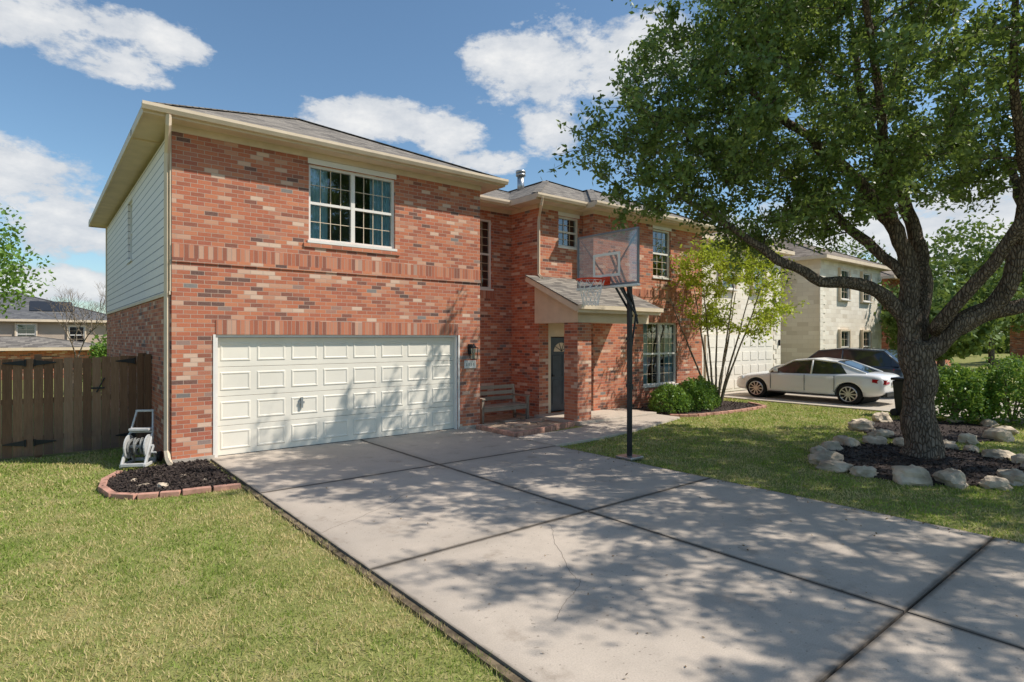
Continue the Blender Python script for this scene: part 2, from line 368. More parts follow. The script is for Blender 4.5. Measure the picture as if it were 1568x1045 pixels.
so.obj('soldier_courses',M_sold,HS)
rl=MB(); wf.box(rl,3.88,5.88,-.03,-.002,3.80,3.875); wf.box(rl,1.727,7.948,-.022,-.002,3.345,3.418); rl.obj('brick_ledges',M_brick,HS)
fd=MB(); fd.box(1.70,2.36,10.92,10.948,-.02,.10).box(7.36,7.975,10.92,10.948,-.02,.10); fd.obj('foundation',M_walk,HS)
wf.window(3.98,5.78,3.93,5.37,HS,2,4,2,curtain=True,name='bedroom_window',head=.10)
wc.window(8.72,9.50,3.40,5.25,HS,1,3,4,name='stair_window')
wbf.window(10.87,11.64,4.55,5.37,HS,1,3,2,name='bath_window',head=.10)
wrf.window(13.94,15.62,.66,2.55,HS,2,3,3,name='dining_window',curtain=True)
wrf.window(14.4,15.28,3.93,5.38,HS,1,3,3,name='upper_window',curtain=True,head=.09)
Wl('y',1.715,-1).window(15.9,16.75,3.9,5.3,HS,1,2,2,name='side_window')
# garage door
gd=empty('garage_door_assembly'); gd.parent=HS
db=MB(); y0=11.07
xa,xb,zt=2.42,7.30,2.10
for k in range(4):
    z0=.05+k*(zt-.05)/4; z1=.05+(k+1)*(zt-.05)/4-.006
    db.box(xa,xb,y0,y0+.04,z0,z1)
db.obj('door_sections',M_door,gd,bevel=.004)
pn=MB(); nc=8; cw=(xb-xa)/nc
for k in range(4):
    z0=.05+k*(zt-.05)/4; hh=(zt-.05)/4
    for i in range(nc):
        a=xa+i*cw+.055; c=xa+(i+1)*cw-.055; lo=z0+.10; hi=z0+hh-.09; d=.010
        P=[(a,y0-.0005,lo),(c,y0-.0005,lo),(c,y0-.0005,hi),(a,y0-.0005,hi)]
        Q=[(a+.012,y0-d,lo+.012),(c-.012,y0-d,lo+.012),(c-.012,y0-d,hi-.012),(a+.012,y0-d,hi-.012)]
        R_=[(a+.03,y0-d,lo+.03),(c-.03,y0-d,lo+.03),(c-.03,y0-d,hi-.03),(a+.03,y0-d,hi-.03)]
        T_=[(a+.045,y0-.002,lo+.045),(c-.045,y0-.002,lo+.045),(c-.045,y0-.002,hi-.045),(a+.045,y0-.002,hi-.045)]
        fs=[(0,1,5,4),(1,2,6,5),(2,3,7,6),(3,0,4,7)]; fs+=[tuple(q+4 for q in f) for f in fs[:4]]+[tuple(q+8 for q in f) for f in fs[:4]]+[(12,13,14,15)]
        pn.add(P+Q+R_+T_,fs)
pn.obj('door_panels',M_door,gd)
jb=MB(); jb.box(2.382,2.42,10.97,11.10,.046,2.148); jb.box(7.30,7.338,10.97,11.10,.046,2.148); jb.box(2.42,7.30,10.97,11.10,2.10,2.148)
jb.box(2.34,2.379,10.935,10.949,.05,2.15).box(7.341,7.38,10.935,10.949,.05,2.15)
jb.obj('door_jambs',M_white,gd)
MB().box(3.86,3.90,11.02,11.056,.78,.98).box(3.83,3.93,11.03,11.056,.86,.90).obj('door_handle',M_steel,gd)
MB().box(xa,xb,11.06,11.10,.046,.054).obj('door_seal',M_black,gd)
# roofs
def hip(name,x0,x1,y0,y1,z,sl,par,mat=M_shing,trim=M_trim,soff=M_soff,gut=True,edge=.15):
    w=x1-x0; l=y1-y0; r=min(w,l)/2
    zt=z+r*sl
    if l>=w: A=((x0+x1)/2,y0+r,zt); B=((x0+x1)/2,y1-r,zt)
    else: A=(x0+r,(y0+y1)/2,zt); B=(x1-r,(y0+y1)/2,zt)
    c=[(x0,y0,z),(x1,y0,z),(x1,y1,z),(x0,y1,z)]
    m=MB()
    if l>=w: m.add(c+[A,B],[(0,1,4),(1,2,5,4),(2,3,5),(3,0,4,5)])
    else: m.add(c+[A,B],[(0,1,5,4),(1,2,5),(2,3,4,5),(3,0,4)])
    m.obj(name+'_shingles',mat,par)
    rc=MB()
    for p,q in ((c[0],A),(c[1],A if l>=w else B),(c[2],B),(c[3],B if l>=w else A),(A,B)):
        if (Vector(p)-Vector(q)).length>.05: rc.beam(Vector(p).lerp(Vector(q),.02)+Vector((0,0,.002)),Vector(q)+Vector((0,0,.008)),.2,.015)
    rc.obj(name+'_ridge_caps',mat,par)
    MB().add([(x0+.02,y0+.02,z-edge+.02),(x1-.02,y0+.02,z-edge+.02),(x1-.02,y1-.02,z-edge+.02),(x0+.02,y1-.02,z-edge+.02)],[(3,2,1,0)]).obj(name+'_soffit',soff,par)
    f=MB(); f.box(x0,x1,y0,y0+.025,z-edge,z-.004).box(x0,x1,y1-.025,y1,z-edge,z-.004).box(x0,x0+.025,y0+.026,y1-.026,z-edge,z-.004).box(x1-.025,x1,y0+.026,y1-.026,z-edge,z-.004)
    f.obj(name+'_fascia',trim,par)
    if gut:
        g=MB(); pr=[(0,-.005),(0,-.11),(-.07,-.11),(-.10,-.05),(-.10,0),(-.085,0),(-.085,-.02)]
        g.add([(x0-.02,y0+a-.001,z+h) for a,h in pr]+[(x1+.02,y0+a-.001,z+h) for a,h in pr],
              [(i,i+1,i+8,i+7) for i in range(6)]+[(0,1,2,3,4,5,6),(13,12,11,10,9,8,7)])
        g.obj(name+'_gutter',trim,par)
hip('garage_wing_roof',1.28,8.40,10.58,22.62,5.72,.45,HS)
hip('entry_wing_roof',9.70,17.42,10.98,22.65,5.715,.45,HS)
hip('rear_roof',1.30,17.40,12.10,22.60,5.71,.37,HS)
hip('right_front_roof',11.45,17.38,10.62,19.0,5.705,.45,HS)
dp=MB()
def spout(pts): dp.tube(pts,.042,4)
spout([(1.62,10.53,5.60),(1.62,10.56,5.45),(1.665,10.98,5.12),(1.665,11.02,4.9),(1.665,11.02,.25),(1.665,10.9,.12),(1.665,10.7,.08)])
spout([(9.86,10.92,5.62),(9.88,10.98,5.45),(10.125,11.33,5.25),(10.125,11.36,5.1),(10.125,11.36,3.75),(10.1,11.2,3.62)])
dp.obj('downspouts',M_trim,HS)
# vent pipe
v=MB(); v.tube([(12.9,15.4,7.0),(12.9,15.4,7.62)],.12,14); v.tube([(12.9,15.4,7.63),(12.9,15.4,7.69)],.17,14); v.tube([(12.9,15.4,7.73),(12.9,15.4,7.80),(12.9,15.4,7.84)],[.17,.17,.05],14)
v.obj('vent_pipe',M_steel,HS,True)
# porch
po=MB(); x0,x1,yf,yb,ze,zb=9.68,12.80,9.50,11.39,2.86,3.70
po.add([(x0,yf,ze),(x1,yf,ze),(x1,yb,zb),(x0,yb,zb),(x0,yf,ze-.03),(x1,yf,ze-.03),(x1,yb,zb-.03),(x0,yb,zb-.03)],[(0,1,2,3),(7,6,5,4),(0,3,7,4),(1,5,6,2),(0,4,5,1)])
po.obj('porch_shingles',M_shing,HS)
pt=MB(); pt.box(x0+.02,x1-.02,yf+.02,yf+.05,ze-.18,ze-.035)
pt.beam((x0+.03,yf+.05,ze-.10),(x0+.03,yb-.01,zb-.10),.03,.13); pt.beam((x1-.03,yf+.05,ze-.10),(x1-.03,10.98,zb-.28),.03,.13)
pt.add([(10.0,9.82,2.46),(10.0,11.38,2.46),(10.0,11.38,3.60),(10.0,9.82,2.93)],[(0,1,2,3)])
pt.box(10.03,12.72,9.86,10.14,2.46,2.74); pt.box(10.03,10.30,10.15,11.38,2.46,2.74)
pt.box(10.31,12.72,10.16,11.38,2.70,2.72)
pt.box(x0+.02,x1-.02,yf-.08,yf+.018,ze-.10,ze-.004)
pt.obj('porch_trim',M_trim,HS)
MB().box(10.03,10.50,9.86,10.32,.0,2.455).obj('porch_column',M_brick,HS)
# front door
dr=MB(); dr.box(10.62,11.45,11.47,11.52,.13,2.10); dr.obj('front_door_leaf',M_navy,HS,bevel=.004)
dr=MB(); dr.box(10.505,10.60,11.41,11.53,.10,2.495).box(11.46,11.545,11.41,11.53,.10,2.495).box(10.60,11.46,11.41,11.53,2.12,2.495); dr.obj('front_door_casing',M_trim,HS)
dr=MB()
for (a,c,lo,hi) in ((10.70,11.0,.3,.95),(11.07,11.37,.3,.95),(10.70,11.0,1.05,1.62),(11.07,11.37,1.05,1.62)):
    dr.box(a,c,11.455,11.469,lo,hi)
dr.obj('front_door_panels',M_navy,HS,bevel=.006)
fan=[(11.035+.28*math.cos(t),11.462,1.72+.24*math.sin(t)) for t in np.linspace(0,math.pi,14)]
MB().poly(fan).obj('front_door_fanlight',M_trim,HS)
dr=MB()
for k in range(1,5):
    t=math.pi*k/5; dr.beam((11.035,11.458,1.73),(11.035+.27*math.cos(t),11.458,1.72+.23*math.sin(t)),.012,.012)
dr.tube([(10.70,11.44,1.08),(10.70,11.40,1.08)],.03,10); dr.obj('front_door_hardware',M_black,HS)
# wall lantern
ln=empty('wall_lantern'); ln.parent=HS
l=MB(); cx=7.66; cy=10.80; l.box(cx-.05,cx+.05,10.92,10.946,1.72,1.95).box(cx-.015,cx+.015,cy,10.92,1.90,1.92)
l.box(cx-.075,cx+.075,cy-.075,cy+.075,1.86,1.875).box(cx-.06,cx+.06,cy-.06,cy+.06,1.60,1.615)
for sx in (-1,1):
    for sy in (-1,1): l.beam((cx+sx*.055,cy+sy*.055,1.615),(cx+sx*.07,cy+sy*.07,1.86),.012,.012)
l.tube([(cx,cy,1.875),(cx,cy,1.96)],[.07,.01],8); l.obj('lantern_frame',M_black,ln)
l=MB(); l.tube([(cx,cy,1.62),(cx,cy,1.855)],[.052,.066],4); l.obj('lantern_glass',M_glass,ln)
MB().box(7.50,7.82,10.925,10.948,1.40,1.58).obj('address_plaque',M_white,HS,bevel=.006)
nb=MB()
for i in range(4): nb.box(7.545+i*.065,7.575+i*.065,10.918,10.924,1.455,1.52)
nb.obj('address_numerals',M_steel,HS)
# ---------------------------------------------------------------- bench
bn=empty('wooden_bench'); b=MB(); bx0,bx1,by0,by1=8.15,9.62,11.15,11.68
for x in (bx0,bx1-.07):
    b.box(x,x+.07,by0,by0+.07,.04,.62); b.beam((x+.035,by1,.04),(x+.035,by1+.10,.90),.07,.07,(0,1,0))
    b.box(x-.01,x+.08,by0-.03,by1+.04,.62,.655); b.box(x+.01,x+.06,by0+.07,by1-.03,.33,.41); b.box(x+.01,x+.06,by0+.07,by1-.03,.12,.17)
for k in range(5): b.box(bx0-.01,bx1+.01,by0+k*.105,by0+k*.105+.085,.415,.44)
b.box(bx0+.075,bx1-.075,by0+.005,by0+.035,.32,.408)
for z in (.52,.66,.80): b.box(bx0+.072,bx1-.072,by1+.035+.11*(z-.5),by1+.06+.11*(z-.5),z,z+.095)
b.obj('frame_and_slats',M_bench,bn,bevel=.006)
# planting bed with flagstones
def edging(name,pts,closed=False,L=.2,wd=.10,h=.085,mat=M_brick,parent=None):
    b=MB(); P=pts+[pts[0]] if closed else pts
    for p,q in zip(P,P[1:]):
        d=math.hypot(q[0]-p[0],q[1]-p[1]); n=max(1,round(d/L))
        for i in range(n):
            t0=(i+.04)/n; t1=(i+.96)/n
            a=(p[0]+(q[0]-p[0])*t0,p[1]+(q[1]-p[1])*t0,h/2-.005+random.uniform(-.006,.006)); c=(p[0]+(q[0]-p[0])*t1,p[1]+(q[1]-p[1])*t1,h/2-.005+random.uniform(-.006,.006))
            b.beam(a,c,wd,h)
    return b.obj(name,mat,parent,bevel=.008)
M_edge=plain('edging_brick',(.50,.27,.20),.9,.2,6,bump=.3)
fb=empty('flagstone_bed'); edging('brick_border',[(7.80,10.85),(7.76,9.42),(9.85,9.84)],mat=M_edge,parent=fb,h=.12)
MB().prism([(7.8,9.46),(9.9,9.86),(10.15,11.4),(10.15,12.5),(7.96,12.5),(7.96,10.9),(7.82,10.9)],-.01,.03).obj('bed_sand',plain('bed_sand',(.42,.33,.24),.95,.2,5,bump=.4),fb)
fs=MB()
for (cx,cy,r) in ((8.2,9.95,.33),(8.85,10.15,.36),(9.5,10.3,.32),(8.25,10.65,.34),(8.95,10.85,.36),(9.6,10.95,.30),(8.4,11.35,.34),(9.2,11.5,.36),(9.8,11.6,.26)):
    n=7; fs.prism([(cx+r*random.uniform(.82,1.05)*math.cos(2*math.pi*k/n+.3),cy+r*.95*random.uniform(.82,1.05)*math.sin(2*math.pi*k/n+.3)) for k in range(n)],.02,.055)
fs.obj('flagstones',M_flag,fb,bevel=.01)
# ---------------------------------------------------------------- fence
fn=empty('wooden_fence'); b=MB(); x=-9.0; FY=13.1
while x<1.60:
    w=.138; h=1.74+random.uniform(-.018,.018); b.box(x,x+w-.007,FY+random.uniform(-.005,.005),FY+.018,.05,h); x+=w
b.obj('pickets',M_fence,fn)
b=MB()
for z in (.3,.95,1.55): b.box(-9,1.6,FY+.024,FY+.062,z,z+.09)
for px in (-8.9,-6.5,-4.1,-2.02,-.02,1.55): b.box(px,px+.1,FY+.064,FY+.16,0,1.8)
b.box(1.50,1.58,FY-.03,FY-.006,0,1.80); b.box(1.62,1.715,FY-.02,FY+.08,0,1.78)
b.obj('rails_and_posts',M_fence,fn)
h=MB()
for (hx,s_) in ((-.02,1),(-.14,-1),(1.45,-1)):
    for z in (.28,1.66):
        a=hx; c=hx+s_*.30; h.add([(a,FY-.012,z-.05),(c,FY-.012,z-.008),(c,FY-.012,z+.008),(a,FY-.012,z+.05),(a,FY-.02,z-.05),(c,FY-.02,z-.008),(c,FY-.02,z+.008),(a,FY-.02,z+.05)],[(0,1,2,3),(7,6,5,4),(0,4,5,1),(1,5,6,2),(2,6,7,3),(3,7,4,0)])
        h.tube([(hx,FY-.022,z-.06),(hx,FY-.022,z+.06)],.014,6)
h.box(.78,.98,FY-.022,FY-.012,1.16,1.19); h.beam((.86,FY-.02,1.1),(.98,FY-.02,1.36),.02,.02)
h.obj('gate_hardware',M_black,fn)
b=MB(); y=FY+.2
while y<30: b.box(-9.06,-9.04,y,y+.13,.05,1.74); y+=.138
b.obj('side_pickets',M_fence,fn)
# ---------------------------------------------------------------- hose reel cart & mulch bed
hc=empty('hose_reel_cart',(1.30,11.22,.02)); hc.rotation_euler=(0,0,math.radians(-28))
M_plas=plain('grey_white_plastic',(.50,.49,.475),.45,.08,6)
b=MB()
for s in (-.17,.17):
    b.beam((s,-.20,.04),(s,.10,.50),.03,.075,(0,1,.4)); b.beam((s,.10,.50),(s*.72,.24,.86),.026,.04,(0,1,.4))
    b.beam((s,.26,.05),(s,.0,.34),.03,.07,(0,1,.4)); b.beam((s,-.24,.035),(s,.30,.035),.04,.05)
b.beam((-.14,.24,.86),(.14,.24,.86),.035,.035); b.beam((-.17,.12,.53),(.17,.12,.53),.05,.03); b.beam((-.17,-.22,.05),(.17,-.22,.05),.06,.05); b.beam((-.17,.28,.05),(.17,.28,.05),.06,.05)
b.box(-.15,.15,-.02,.12,.56,.60)
b.obj('cart_frame',M_plas,hc,bevel=.008)
b=MB(); b.tube([(-.155,0,.31),(-.135,0,.31)],.19,24); b.tube([(.135,0,.31),(.155,0,.31)],.19,24); b.tube([(-.2,0,.31),(.22,0,.31)],.025,10); b.beam((.22,0,.31),(.22,-.09,.22),.02,.03); b.tube([(.21,-.09,.22),(.29,-.09,.22)],.014,8)
b.obj('reel_drum',M_plas,hc)
b=MB(); pts=[]
for k in range(140):
    t=k*2*math.pi/14; pts.append((-.12+.24*(abs((k/35)%2-1)),.10*math.cos(t)*(1+.12*(k//35)),.31+.10*math.sin(t)*(1+.12*(k//35))))
b.tube(pts,.012,6); b.obj('garden_hose',plain('hose_rubber',(.20,.20,.19),.5,.1,5),hc)
b=MB()
for s in (-.22,.22): b.tube([(s-.02,.26,.09),(s+.02,.26,.09)],.085,18)
b.obj('cart_wheels',M_black,hc)
def inpoly(P,poly):
    x,y=P[:,0],P[:,1]; r=np.zeros(len(P),bool); n=len(poly)
    for i in range(n):
        x1,y1=poly[i]; x2,y2=poly[(i+1)%n]
        c=((y1>y)!=(y2>y))&(x<(x2-x1)*(y-y1)/((y2-y1) or 1e-9)+x1); r^=c
    return r
def mulch(name,poly,dens=900):
    e=empty(name); MB().prism(poly,-.01,.035).obj('soil',M_mulch,e)
    xs_=[p[0] for p in poly]; ys_=[p[1] for p in poly]; A=(max(xs_)-min(xs_))*(max(ys_)-min(ys_)); n=int(A*dens)
    P=np.c_[rng.uniform(min(xs_),max(xs_),n),rng.uniform(min(ys_),max(ys_),n),rng.uniform(.03,.06,n)]
    P=P[inpoly(P,poly)]; quads_obj('chips',P,.03,M_mulch,e,.4,up=.8); return e
bedL=[(1.0,10.75),(.78,10.3),(.70,9.75),(.78,9.25),(1.02,8.98),(1.5,8.82),(2.23,8.72),(2.23,10.91),(1.68,10.93)]
mbd=mulch('mulch_bed',bedL,1500); edging('brick_border',bedL[:7],mat=M_edge,parent=mbd,L=.3,wd=.09,h=.075)
ring1=[(11.45+1.75*math.cos(t),3.35+1.45*math.sin(t)) for t in np.linspace(0,2*math.pi,20)[:-1]]
mulch('mulch_bed',ring1,500)
bedR=[(12.95,11.0),(12.95,9.35),(13.6,8.95),(15.4,8.75),(16.9,8.8),(17.4,9.6),(17.4,11.0)]
m2=mulch('mulch_bed',bedR,250); edging('brick_border',bedR[1:6],mat=M_edge,parent=m2,L=.3,wd=.1,h=.08)
ring2=[(15.6+1.9*math.cos(t),4.3+1.3*math.sin(t)) for t in np.linspace(0,2*math.pi,20)[:-1]]
mulch('mulch_bed',ring2,200)
# rocks
import bmesh
def rocks(name,lst):
    b=MB()
    for (x,y,s,sd) in lst:
        bm=bmesh.new(); bmesh.ops.create_icosphere(bm,subdivisions=3,radius=1)
        sx,sy,sz=s*random.uniform(1.0,1.35),s*random.uniform(.75,1.0),s*random.uniform(.55,.8); a=random.uniform(0,6.28)
        vs=[]
        for v_ in bm.verts:
            p=v_.co.copy(); q=Vector((round(p.x*1.5)/1.5,round(p.y*1.5)/1.5,round(p.z*1.5)/1.5)); p=p.lerp(q,.25)
            p*=1+.38*mnoise.noise(p*1.3+Vector((sd*7.1,0,0)))+.14*mnoise.noise(p*3.5+Vector((sd,0,0)))
            p=Vector((p.x*sx,p.y*sy,p.z*sz)); vs.append((x+p.x*math.cos(a)-p.y*math.sin(a),y+p.x*math.sin(a)+p.y*math.cos(a),p.z+sz*.45))
        b.add(vs,[tuple(v_.index for v_ in f.verts) for f in bm.faces]); bm.free()
    return b.obj(name,M_rock)
lst=[];t=0;i=0
while t<6.05:
    s=random.choice((.13,.17,.21,.24)); i+=1; lst.append((11.45+1.74*math.cos(t)+random.uniform(-.1,.1),3.35+1.44*math.sin(t)+random.uniform(-.1,.1),s,i)); t+=(s*2.1+.10)/1.55
rocks('landscape_rocks',lst)
lst=[]
for i in range(11):
    t=2*math.pi*i/11; lst.append((15.6+1.9*math.cos(t)+random.uniform(-.15,.15),4.3+1.3*math.sin(t),random.uniform(.14,.30),i+40))
rocks('landscape_rocks',lst)
rocks('bed_stones',[(1.15,9.6,.07,60),(1.35,9.35,.08,61),(1.1,10.0,.06,62),(1.7,9.9,.06,63),(1.9,9.4,.05,64),(2.0,10.2,.05,65)])
# ---------------------------------------------------------------- grass
def grass():
    ex=[bedL,ring1,bedR,ring2,[(7.66,8.12),(9.0,8.17),(10.4,8.37),(12.95,8.98),(12.95,12),(7.66,12)]]
    Ps=[];Hs=[];Ws=[]
    def region(x0,x1,y0,y1,dens,dmin,dmax,hh,ww):
        n=int((x1-x0)*(y1-y0)*dens); P=np.c_[rng.uniform(x0,x1,n),rng.uniform(y0,y1,n)]
        d=np.hypot(P[:,0],P[:,1]); k=(d>=dmin)&(d<dmax)
        k&=~((P[:,0]>DX0-.035+.025*np.sin(P[:,1]*9)+.02*np.sin(P[:,1]*23))&(P[:,0]<DX1+.03+.02*np.sin(P[:,1]*11))&(P[:,1]<11.3)&(P[:,1]>-5.3))
        k&=~((P[:,0]>1.6)&(P[:,0]<17.1)&(P[:,1]>10.9)); k&=~((P[:,0]>18.48)&(P[:,0]<24.42))
        k&=P[:,1]>-5.2
        for e in ex: k&=~inpoly(P,e)
        P=P[k]; Ps.append(P); Hs.append(np.full(len(P),hh)); Ws.append(np.full(len(P),ww))
    region(-6,2.4,-1,7,3000,1.0,6.0,.034,.0045); region(-9,2.3,-2,10,1800,6.0,9.0,.036,.006); region(-9,2.3,2,13.1,900,9.0,17,.038,.010)
    region(7.6,18.5,-5,10.9,900,5,12,.038,.009); region(7.6,18.5,-5,10.9,340,12,24,.042,.017)
    region(-9,2.3,-5,-1,300,1,9,.04,.01); region(24.4,34,-5,11,100,20,40,.06,.035)
    P=np.concatenate(Ps);H=np.concatenate(Hs)*rng.uniform(.45,1.25,len(P));Wd=np.concatenate(Ws); n=len(P)
    H*=np.array([1+.55*mnoise.noise(Vector((p[0]*1.7,p[1]*1.7,3)))+.45*mnoise.noise(Vector((p[0]*7,p[1]*7,8))) for p in P])
    H+=.018*np.exp(-((P[:,0]-2.25)/.08)**2)+.015*np.exp(-((P[:,0]-7.7)/.08)**2)
    a=rng.uniform(0,6.283,n); l=rng.uniform(0,1.3,n)*H; la=rng.uniform(0,6.283,n)
    V=np.zeros((n,3,3)); V[:,0,0]=P[:,0]-np.cos(a)*Wd; V[:,0,1]=P[:,1]-np.sin(a)*Wd
    V[:,1,0]=P[:,0]+np.cos(a)*Wd; V[:,1,1]=P[:,1]+np.sin(a)*Wd
    V[:,2,0]=P[:,0]+np.cos(la)*l; V[:,2,1]=P[:,1]+np.sin(la)*l; V[:,2,2]=H
    me=bpy.data.meshes.new('lawn_grass'); me.from_pydata(V.reshape(-1,3).tolist(),[],np.arange(3*n).reshape(n,3).tolist()); me.update()
    me.materials.append(M_grass); o=bpy.data.objects.new('lawn_grass',me); SC.collection.objects.link(o); print('blades',n)
grass()
# fallen oak leaves on the paving edge and lawn
P=np.concatenate([np.c_[rng.uniform(2.4,7.6,160),rng.uniform(-1,8,160),np.full(160,.052)],np.c_[DX1-np.abs(rng.normal(0,.12,260)),rng.uniform(-1,8,260),np.full(260,.052)],np.c_[rng.uniform(7.8,14,500),rng.uniform(-2,8,500),np.full(500,.045)]])
quads_obj('fallen_leaves',P,.014,plain('dry_leaf',(.24,.16,.08),.9,.3,20),None,.5,up=1.0)
# ---------------------------------------------------------------- basketball hoop
bh=empty('basketball_hoop'); M_acr,g=newmat('acrylic_board')
t_=g.n('ShaderNodeBsdfTransparent',{0:(.84,.87,.89,1)}).outputs[0]; r_=g.n('ShaderNodeBsdfGlossy',{0:(1,1,1,1),1:.04}).outputs[0]; d_=g.n('ShaderNodeBsdfDiffuse',{0:(.7,.74,.78,1)}).outputs[0]
x_=g.n('ShaderNodeMixShader',{0:.10,1:t_,2:r_}).outputs[0]; g.out(g.n('ShaderNodeMixShader',{0:.16,1:x_,2:d_}).outputs[0])
M_pole=plain('powder_coated_steel',(.022,.024,.028),.35,.1,6)
M_grey=plain('board_frame_aluminium',(.20,.21,.23),.35,.08,6,metal=.4); M_red=plain('rim_paint',(.70,.06,.02),.4,.1,6)
HX,HY=7.93,6.55; pw=.034
b=MB(); b.box(HX-pw,HX+pw,HY-pw,HY+pw,.06,3.0); b.box(HX-.045,HX+.045,HY-.045,HY+.045,1.25,1.30); b.box(HX-.045,HX+.045,HY-.045,HY+.045,2.05,2.1)
for sy in (-.05,.05):
    b.beam((HX+.03,HY+sy,2.72),(7.52,HY+sy+.05,3.56),.02,.04); b.beam((HX+.14,HY+sy,2.46),(7.52,HY+sy+.05,3.14),.02,.04)
b.beam((HX+.02,HY,2.92),(HX+.22,HY,2.34),.03,.03); b.tube([(HX+.06,HY,1.95),(HX+.17,HY,2.5)],.018,8)
b.tube([(HX+.06,HY,1.05),(HX+.06,HY,1.95)],.012,8); b.box(HX+.035,HX+.08,HY-.02,HY+.02,1.2,1.26)
b.obj('pole_and_arms',M_pole,bh,bevel=.005)
MB().box(HX-.17,HX+.17,HY-.17,HY+.17,.02,.065).obj('base_plate',M_steel,bh,bevel=.01)
BX=7.47; BY0,BY1=5.98,7.34; BZ0,BZ1=2.97,3.87
MB().box(BX-.006,BX+.006,BY0+.02,BY1-.02,BZ0+.02,BZ1-.02).obj('backboard_panel',M_acr,bh)
b=MB(); e=.03
b.box(BX-.02,BX+.02,BY0,BY1,BZ0,BZ0+e).box(BX-.02,BX+.02,BY0,BY1,BZ1-e,BZ1).box(BX-.02,BX+.02,BY0,BY0+e,BZ0+e,BZ1-e).box(BX-.02,BX+.02,BY1-e,BY1,BZ0+e,BZ1-e)
b.obj('backboard_frame',M_grey,bh,bevel=.004)
MB().box(BX-.035,BX+.03,BY0-.01,BY1+.01,BZ0-.045,BZ0-.002).obj('board_padding',M_white,bh,bevel=.01)
b=MB(); cy=(BY0+BY1)/2; a=.30; z0,z1=3.12,3.52
for (q0,q1,w0,w1) in ((cy-a,cy+a,z0,z0+.045),(cy-a,cy+a,z1-.045,z1),(cy-a,cy-a+.045,z0+.045,z1-.045),(cy+a-.045,cy+a,z0+.045,z1-.045)): b.box(BX-.011,BX-.007,q0,q1,w0,w1)
b.obj('shooting_square',M_white,bh)
b=MB()
b.beam((BX+.03,cy-.62,3.80),(BX+.03,cy-.08,3.14),.02,.025,(1,0,0)); b.beam((BX+.03,cy+.62,3.80),(BX+.03,cy+.08,3.14),.02,.025,(1,0,0))
b.obj('board_braces',M_pole,bh)
b=MB(); RX=BX-.39; RR=.23; pts=[(RX+RR*math.cos(t),cy+RR*math.sin(t),3.05) for t in np.linspace(0,2*math.pi,33)]
b.tube(pts,.016,6); b.box(BX-.17,BX-.03,cy-.07,cy+.07,3.03,3.06); b.box(BX-.03,BX-.012,cy-.09,cy+.09,2.98,3.12)
b.obj('rim',M_red,bh)
b=MB(); n=12
def np_(k,l): 
    r=[.23,.20,.165,.14,.125][l]; z=[3.04,2.94,2.83,2.72,2.62][l]; t=2*math.pi*(k+.5*(l%2))/n; return (RX+r*math.cos(t),cy+r*math.sin(t),z)
for l_ in range(4):
    for k in range(n):
        b.tube([np_(k,l_),np_(k,l_+1)],.0045,4); b.tube([np_(k+(1 if l_%2 else 0),l_),np_(k+(0 if l_%2 else -1),l_+1)],.0045,4)
b.obj('net',M_white,bh)
